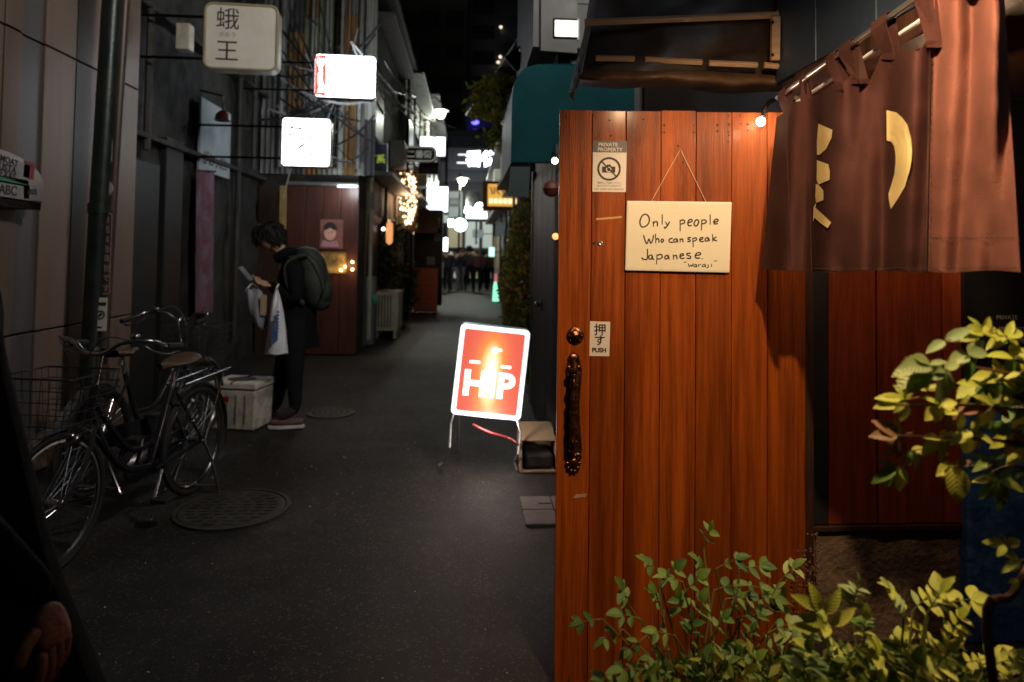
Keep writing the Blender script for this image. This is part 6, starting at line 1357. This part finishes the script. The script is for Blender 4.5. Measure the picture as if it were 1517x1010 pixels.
# ------------------------------------------------------------------ plants in front of the doorway
def leafmesh(L, W, fold_, droop, seed):
    random.seed(seed); vs = []; n = 6
    for i in range(n + 1):
        t = i / n; w_ = W / 2 * (sin(pi * t ** .8) ** .75) if 0 < t < 1 else 0; z = -droop * t * t * L
        vs += [V((t * L, -w_, z + fold_ * w_)), V((t * L, 0, z)), V((t * L, w_, z + fold_ * w_))]
    fs = []
    for i in range(n):
        for j in range(2): fs.append((3 * i + j, 3 * i + j + 1, 3 * i + j + 4, 3 * i + j + 3))
    me = bpy.data.meshes.new('leaf'); me.from_pydata([tuple(v) for v in vs], [], fs); me.polygons.foreach_set('use_smooth', [True] * len(fs)); return me
def leafmat(name, c, c2, tip=None):
    m = bpy.data.materials.new(name); m.use_nodes = True; n = m.node_tree.nodes; l = m.node_tree.links; b = n['Principled BSDF']; b.inputs['Roughness'].default_value = .5
    oi = n.new('ShaderNodeObjectInfo'); cr = n.new('ShaderNodeValToRGB'); cr.color_ramp.elements[0].color = c + (1,); cr.color_ramp.elements[1].color = c2 + (1,); l.new(oi.outputs['Random'], cr.inputs[0])
    tc = n.new('ShaderNodeTexCoord'); no = n.new('ShaderNodeTexNoise'); no.inputs['Scale'].default_value = 60; l.new(tc.outputs['Object'], no.inputs[0])
    sp = n.new('ShaderNodeSeparateXYZ'); l.new(tc.outputs['Object'], sp.inputs[0]); ab = n.new('ShaderNodeMath'); ab.operation = 'ABSOLUTE'; l.new(sp.outputs[1], ab.inputs[0])
    lt = n.new('ShaderNodeMath'); lt.operation = 'LESS_THAN'; lt.inputs[1].default_value = .0007; l.new(ab.outputs[0], lt.inputs[0])
    mx = n.new('ShaderNodeMix'); mx.data_type = 'RGBA'; mx.blend_type = 'MULTIPLY'; mx.inputs[0].default_value = .22; l.new(cr.outputs[0], mx.inputs[6]); l.new(no.outputs['Fac'], mx.inputs[7])
    m2 = n.new('ShaderNodeMix'); m2.data_type = 'RGBA'; l.new(lt.outputs[0], m2.inputs[0]); l.new(mx.outputs[2], m2.inputs[6]); m2.inputs[7].default_value = tuple(min(1, q * 1.5) for q in c2) + (1,)
    out = m2.outputs[2]
    if tip:
        r2 = n.new('ShaderNodeValToRGB'); r2.color_ramp.elements[0].position = .45; r2.color_ramp.elements[1].position = .62; l.new(no.outputs['Fac'], r2.inputs[0])
        m3 = n.new('ShaderNodeMix'); m3.data_type = 'RGBA'; l.new(r2.outputs[0], m3.inputs[0]); l.new(out, m3.inputs[6]); m3.inputs[7].default_value = tip + (1,); out = m3.outputs[2]
    q1 = n.new('ShaderNodeMath'); q1.operation = 'SUBTRACT'; l.new(sp.outputs[0], q1.inputs[0]); l.new(ab.outputs[0], q1.inputs[1])
    q2 = n.new('ShaderNodeMath'); q2.operation = 'MULTIPLY'; q2.inputs[1].default_value = 52; l.new(q1.outputs[0], q2.inputs[0])
    q3 = n.new('ShaderNodeMath'); q3.operation = 'SINE'; l.new(q2.outputs[0], q3.inputs[0])
    q4 = n.new('ShaderNodeMapRange'); q4.inputs[1].default_value = .3; q4.inputs[2].default_value = 1; q4.inputs[3].default_value = 1; q4.inputs[4].default_value = .9; l.new(q3.outputs[0], q4.inputs[0])
    q5 = n.new('ShaderNodeVectorMath'); q5.operation = 'SCALE'; l.new(out, q5.inputs[0]); l.new(q4.outputs[0], q5.inputs['Scale']); out = q5.outputs[0]
    q6 = n.new('ShaderNodeBump'); q6.inputs['Strength'].default_value = .2; q6.inputs['Distance'].default_value = .02; l.new(q3.outputs[0], q6.inputs['Height']); l.new(q6.outputs[0], b.inputs['Normal'])
    l.new(out, b.inputs['Base Color'])
    tr_ = n.new('ShaderNodeBsdfTranslucent'); l.new(out, tr_.inputs[0]); ms_ = n.new('ShaderNodeMixShader'); ms_.inputs[0].default_value = .22
    l.new(b.outputs[0], ms_.inputs[1]); l.new(tr_.outputs[0], ms_.inputs[2]); l.new(ms_.outputs[0], n['Material Output'].inputs[0]); return m
LM = {'g': leafmat('leaf_green', (.10, .21, .035), (.20, .32, .05)), 'y': leafmat('leaf_yellow_green', (.40, .48, .055), (.62, .64, .10)), 'd': leafmat('leaf_deep_green', (.05, .14, .028), (.11, .22, .04)),
      'r': leafmat('leaf_reddish', (.16, .20, .05), (.32, .16, .07), tip=(.36, .10, .06)), 'p': leafmat('leaf_pale_green', (.24, .35, .12), (.46, .54, .18))}
LS = {}
for kk, mm in LM.items():
    for si, (L, W) in enumerate(((1.0, .50), (1.0, .62), (1.0, .40))):
        me = leafmesh(L, W, .35, .25, si); me.materials.append(mm); LS[(kk, si)] = me
NL = {}
def leaf(root, p, d, up, L, kind, si=None):
    k = id(root); NL[k] = NL.get(k, 0) + 1
    si = random.randrange(3) if si is None else si
    d = V(d).normalized(); up = (V(up) - d * V(up).dot(d)); up = up.normalized() if up.length > 1e-4 else d.orthogonal().normalized(); y = up.cross(d)
    o = bpy.data.objects.new('leaf', LS[(kind, si)]); COL.objects.link(o); o.parent = root
    q = p - root.location
    o.matrix_local = Matrix(((d.x * L, y.x * L, up.x * L, q.x), (d.y * L, y.y * L, up.y * L, q.y), (d.z * L, y.z * L, up.z * L, q.z), (0, 0, 0, 1))); return o
def spray(root, stems, p, d, L, kinds, n=4, ls=.03, droop=.15, upv=V((-.12, -.45, .88))):
    """pinnate spray: a thin rachis with paired leaves and one at the tip"""
    d = V(d).normalized(); pts = [p]; q = p.copy(); dd = d.copy()
    for i in range(n): dd = (dd + V((0, 0, -droop / n))).normalized(); q = q + dd * L / n; pts.append(q.copy())
    stems.tube(pts, [.0016 * (1 - .6 * i / n) for i in range(n + 1)], 5)
    sd_ = dd.cross(upv).normalized()
    for i in range(1, n + 1):
        for s_ in (-1, 1):
            u = (upv + V((random.gauss(0, .3), random.gauss(0, .3), random.gauss(0, .3)))).normalized()
            leaf(root, pts[i], dd * random.uniform(.3, .8) + sd_ * s_ * random.uniform(.7, 1.1) + V((0, 0, random.uniform(-.25, .1))), u, ls * random.uniform(.55, 1.2), random.choice(kinds))
    leaf(root, pts[-1], dd, upv + V((random.gauss(0, .2), 0, random.gauss(0, .2))), ls * 1.15, random.choice(kinds))
STEMB = mat('brown_stem', (.12, .055, .03), .6, var=.3); STEMG = mat('green_stem', (.12, .14, .04), .6)
# A: tall nandina on the right; its branches reach in from beyond the frame
random.seed(101)
YA = 1.12
root = thing('nandina_plant', 'tall leafy nandina with yellow-green and reddish leaves by the blue column', 'plant', at(1500, 1010, YA) * 1)
root.location = V((at(1500, 1010, YA).x + .10, YA + .05, 0)); st_ = MB(); base = root.location.copy()
def PA(x, y, dy=0): return at(x, y, YA + dy)
trunkp = smooth_path([base, base + V((-.02, 0, .35)), PA(1462, 938, .02), PA(1500, 880, .04), PA(1540, 800, .06), PA(1560, 650, .05), PA(1560, 520, .03)], 5)
st_.tube(trunkp, [.009 - .00012 * i for i in range(len(trunkp))], 8)
st_.tube(smooth_path([base + V((.03, .02, 0)), base + V((.05, .03, .5)), PA(1570, 700, .1), PA(1540, 560, .08)], 5), .006, 7)
arms = [((1545, 560), (1450, 545), (1340, 530), 'p'), ((1550, 610), (1440, 600), (1330, 600), 'yr'), ((1555, 660), (1450, 650), (1330, 645), 'yr'), ((1550, 520), (1500, 500), (1455, 495), 'y'), ((1556, 700), (1500, 690), (1470, 700), 'gy')]
for a, b_, c_, kd in arms: st_.tube(smooth_path([PA(*a, .05), PA(*b_, .0), PA(*c_, -.02)], 5), [.0028] * 6 + [.002] * 5, 6)
def lf(x, y, ang, px_len, kind, dy=0, tilt=None):
    """one leaf whose base is at the pixel, pointing at the screen angle (degrees, 0 = right, 90 = up)"""
    p = PA(x, y, dy); a = radians(ang); d = V((cos(a), random.uniform(-.35, .15), sin(a)))
    up = V((random.gauss(0, .25), -.8, random.uniform(.5, 1.3))); leaf(root, p, d, up, px_len * (YA + dy) / FPX * .92, kind)
# measured clusters: centre, leaf directions, length
clusters = [
    ((1378, 540), [(190, 62, 'p'), (205, 70, 'p'), (172, 58, 'p'), (230, 62, 'p'), (150, 40, 'p'), (20, 30, 'p')], -.06), ((1400, 548), [(255, 56, 'p'), (190, 60, 'p'), (310, 46, 'p'), (30, 34, 'p')], -.06),
    ((1400, 505), [(35, 48, 'p'), (8, 40, 'p'), (195, 42, 'p')], -.04), ((1435, 525), [(55, 34, 'p'), (15, 36, 'p'), (190, 40, 'p'), (-40, 40, 'g'), (250, 46, 'g')], -.04),
    ((1455, 492), [(120, 32, 'y'), (165, 38, 'y'), (60, 30, 'y'), (195, 36, 'y'), (10, 40, 'y'), (-20, 34, 'y')], -.02), ((1490, 500), [(20, 40, 'y'), (60, 34, 'y'), (150, 36, 'y'), (200, 42, 'y'), (-30, 44, 'y')], 0),
    ((1340, 592), [(168, 46, 'y'), (120, 28, 'y'), (60, 26, 'y'), (195, 50, 'y'), (262, 40, 'y'), (225, 30, 'y')], 0), ((1372, 578), [(100, 30, 'y'), (20, 32, 'y'), (165, 30, 'y')], 0),
    ((1392, 600), [(150, 30, 'y'), (215, 36, 'y'), (250, 30, 'y'), (330, 32, 'r'), (20, 30, 'y')], 0), ((1420, 610), [(170, 40, 'y'), (230, 38, 'r'), (280, 36, 'y'), (10, 34, 'r'), (60, 34, 'y')], 0),
    ((1330, 645), [(140, 44, 'r'), (180, 46, 'r'), (230, 44, 'r'), (100, 26, 'y'), (262, 36, 'r')], .02), ((1350, 668), [(-60, 40, 'g'), (230, 26, 'g'), (10, 30, 'y')], .02),
    ((1328, 692), [(205, 48, 'g'), (160, 32, 'g'), (235, 40, 'g'), (-70, 44, 'y'), (-40, 36, 'y')], .02), ((1392, 650), [(160, 36, 'y'), (225, 40, 'y'), (270, 38, 'y'), (20, 36, 'y'), (310, 36, 'y')], 0),
    ((1415, 690), [(262, 58, 'y'), (225, 30, 'y'), (285, 60, 'y'), (190, 40, 'y'), (20, 34, 'r')], 0), ((1440, 640), [(200, 44, 'y'), (250, 40, 'y'), (310, 40, 'r'), (340, 44, 'y'), (60, 32, 'y')], 0),
    ((1470, 600), [(150, 40, 'y'), (200, 46, 'r'), (240, 40, 'y'), (20, 44, 'y'), (330, 40, 'r'), (80, 36, 'y')], 0), ((1480, 560), [(170, 44, 'y'), (210, 44, 'g'), (30, 44, 'y'), (330, 44, 'y'), (100, 34, 'y'), (260, 40, 'g')], .02),
    ((1500, 640), [(170, 46, 'g'), (220, 44, 'y'), (260, 44, 'r'), (20, 40, 'y'), (330, 40, 'g')], .02), ((1468, 680), [(200, 40, 'g'), (160, 34, 'g'), (320, 44, 'g'), (270, 40, 'g'), (20, 36, 'g')], .02),
    ((1480, 712), [(265, 50, 'g'), (300, 40, 'g'), (215, 44, 'g'), (180, 42, 'y'), (350, 44, 'y'), (150, 26, 'y')], 0), ((1510, 700), [(180, 40, 'g'), (300, 40, 'y'), (20, 30, 'g')], 0),
    ((1500, 530), [(170, 46, 'y'), (20, 46, 'y'), (250, 40, 'g'), (90, 36, 'y')], .02), ((1450, 570), [(160, 40, 'y'), (200, 44, 'y'), (260, 40, 'g'), (340, 40, 'r'), (40, 36, 'y')], .02),
    ((1490, 808), [(165, 36, 'y'), (110, 26, 'y'), (220, 24, 'y'), (20, 34, 'y')], 0), ((1510, 830), [(200, 36, 'y'), (150, 26, 'y'), (250, 24, 'y')], 0), ((1508, 858), [(190, 20, 'y'), (240, 24, 'y')], 0),
    ((1520, 600), [(170, 50, 'y'), (200, 50, 'g'), (240, 50, 'y')], .03), ((1525, 560), [(170, 50, 'y'), (210, 50, 'g'), (140, 44, 'y')], .03), ((1525, 660), [(170, 50, 'g'), (210, 50, 'y'), (140, 44, 'r')], .03)]
for (cx_, cy_), ls_, dy in clusters:
    for ang, pl_, kd in ls_: lf(cx_, cy_, ang + random.uniform(-6, 6), pl_, kd, dy + random.uniform(-.015, .02))
    st_.tube([PA(cx_, cy_, dy), PA(cx_ + 22, cy_ - 4, dy + .01)], .0012, 4)
obj('stem', st_, STEMB, root, smooth=True)
# B: low yellow-green plant at the bottom right
random.seed(202)
YB = 1.22
rB = thing('yellow_green_bush', 'low yellow-green leafy bush in front of the rendered plinth', 'bush'); rB.location = V((at(1300, 1010, YB).x, YB, 0)); sB = MB()
for (x, y, ang, L, ks, n) in ((1262, 905, 88, .050, 'p', 4), (1352, 905, 60, .06, 'yp', 4), (1340, 900, 125, .06, 'yp', 4), (1378, 900, 30, .07, 'y', 4), (1372, 912, 75, .055, 'y', 3), (1400, 960, 80, .07, 'y', 4), (1385, 955, 130, .06, 'y', 4), (1420, 985, 30, .06, 'y', 4), (1340, 985, 100, .06, 'y', 4),
                             (1280, 950, 95, .05, 'yg', 4), (1300, 980, 60, .06, 'y', 4), (1255, 975, 130, .06, 'yg', 4), (1230, 950, 110, .05, 'yg', 4), (1245, 1000, 80, .05, 'y', 4), (1310, 1005, 110, .06, 'y', 4), (1375, 1005, 70, .07, 'y', 4), (1440, 1000, 60, .06, 'yg', 4), (1210, 985, 120, .05, 'gy', 4),
                             (1190, 1000, 90, .05, 'g', 4), (1460, 990, 40, .05, 'y', 3), (1270, 1020, 90, .06, 'gy', 4), (1350, 1025, 90, .06, 'gy', 4), (1420, 1030, 90, .06, 'y', 4), (1180, 960, 70, .05, 'gd', 4)):
    p = at(x, y, YB + random.uniform(-.05, .12)); a = radians(ang); spray(rB, sB, p, V((cos(a), -.25, sin(a))), L, ks, n, random.uniform(.026, .036), .3)
    sB.tube(smooth_path([rB.location + V((random.uniform(-.06, .06), 0, .30)), (p + rB.location) / 2 + V((0, 0, .2)), p], 4), .0022, 5)
for k, (x, y, ang) in enumerate(((1215, 905, 110), (1212, 900, 150), (1222, 910, 60), (1222, 925, 155), (1215, 930, 170), (1230, 925, 35))):
    leaf(rB, at(x, y, YB), V((cos(radians(ang)), -.2, sin(radians(ang)))), V((0, -1, .4)), .055, 'y', 2)
obj('stem', sB, STEMG, rB, smooth=True)
# C: darker small-leaved bush before the door
random.seed(303)
YC = 1.62
rC = thing('dark_green_bush', 'darker small-leaved green bush in front of the wooden door', 'bush'); rC.location = V((at(1050, 1010, YC).x, YC, 0)); sC = MB()
tips = [(1050, 800, 80), (1040, 840, 120), (1062, 830, 40), (1100, 830, 20), (1095, 855, 10), (1110, 870, 5), (970, 835, 130), (985, 855, 60), (1005, 850, 150), (1015, 868, 60), (1060, 862, 30), (1080, 875, 20), (935, 885, 110), (900, 905, 170), (925, 920, 190), (950, 905, 150), (960, 930, 200),
        (980, 890, 120), (1010, 900, 100), (1030, 905, 80), (1070, 895, 60), (1090, 905, 30), (1000, 930, 150), (1030, 940, 90), (985, 950, 180), (1060, 930, 70), (1110, 900, 50), (1135, 880, 60), (1150, 905, 90), (1140, 925, 40), (1155, 850, 60), (1100, 950, 80), (1130, 960, 60), (1160, 955, 100), (1040, 975, 110),
        (1000, 985, 140), (960, 980, 160), (930, 1000, 150), (1075, 985, 90), (1110, 990, 70), (1150, 990, 80), (1180, 940, 100), (1170, 975, 60), (1020, 1010, 90), (1060, 1015, 100), (1100, 1020, 80), (1190, 1010, 60), (975, 1015, 120)]
for (x, y, ang) in tips:
    if NL.get(id(rC), 0) > 290: break
    p = at(x + random.uniform(-8, 8), y + 12, YC + random.uniform(-.12, .12)); a = radians(ang)
    ks = 'gd' if x < 1120 else 'gp'; spray(rC, sC, p, V((cos(a), -.25, sin(a))), .050, ks, 2, random.uniform(.026, .038), .2)
    sC.tube(smooth_path([rC.location + V((random.uniform(-.08, .08), 0, .30)), (p + rC.location) / 2 + V((random.uniform(-.05, .05), 0, .15)), p], 4), .0020, 5)
obj('stem', sC, STEMG, rC, smooth=True)
random.seed(404); pts = []
for i in range(1200):
    x = random.gauss(1100, 95); y = random.uniform(950, 1070) + abs(x - 1090) * .25; pts.append(at(x, y, YC + random.uniform(-.15, .18)))
for i in range(1500):
    x = random.gauss(1310, 95); y = random.uniform(955, 1080) + abs(x - 1310) * .15; pts.append(at(x, y, YB + random.uniform(.0, .2)))
uf = leafmass('undergrowth', pts, .017, [translucent(mat('small_leaf_' + a_, c, .5, var=.3)) for a_, c in (('a', (.07, .15, .03)), ('b', (.13, .20, .04)), ('c', (.26, .30, .05)))], None, 8)
tag(uf, 'dense small leaves filling the base of the two planted bushes', 'foliage', kind='stuff')
# D: reddish dry seed stalks
dr = thing('dry_grass_stalks', 'thin reddish seed stalks standing against the dark door gap', 'grass', (at(1195, 900, 1.75).x, 1.75, 0)); sD = MB()
random.seed(5)
for (x, y) in ((1208, 790), (1188, 812), (1200, 830), (1176, 835)):
    p = at(x, y, 1.75); sD.tube([dr.location, p - V((0, 0, .15)), p], .0018, 5)
    for k in range(26):
        q = p - V((0, 0, random.uniform(0, .13))) ; sD.ball(q + V((random.gauss(0, .008), random.gauss(0, .008), 0)), .0035, 5, 4)
obj('stalk', sD, mat('dry_reddish', (.10, .045, .035), .8), dr)
# planter the bushes stand in
pl_ = thing('planter_box', 'long dark planter box holding the bushes in front of the doorway', 'planter', (.95, 1.45, 0))
obj('box', MB().bb(.42, 1.75, 1.0, 1.85, .01, .34), DKWOOD, pl_, bev=.01); obj('soil', MB().bb(.44, 1.73, 1.02, 1.83, .3405, .345), mat('soil', (.03, .02, .015), .95, bump=.8), pl_)
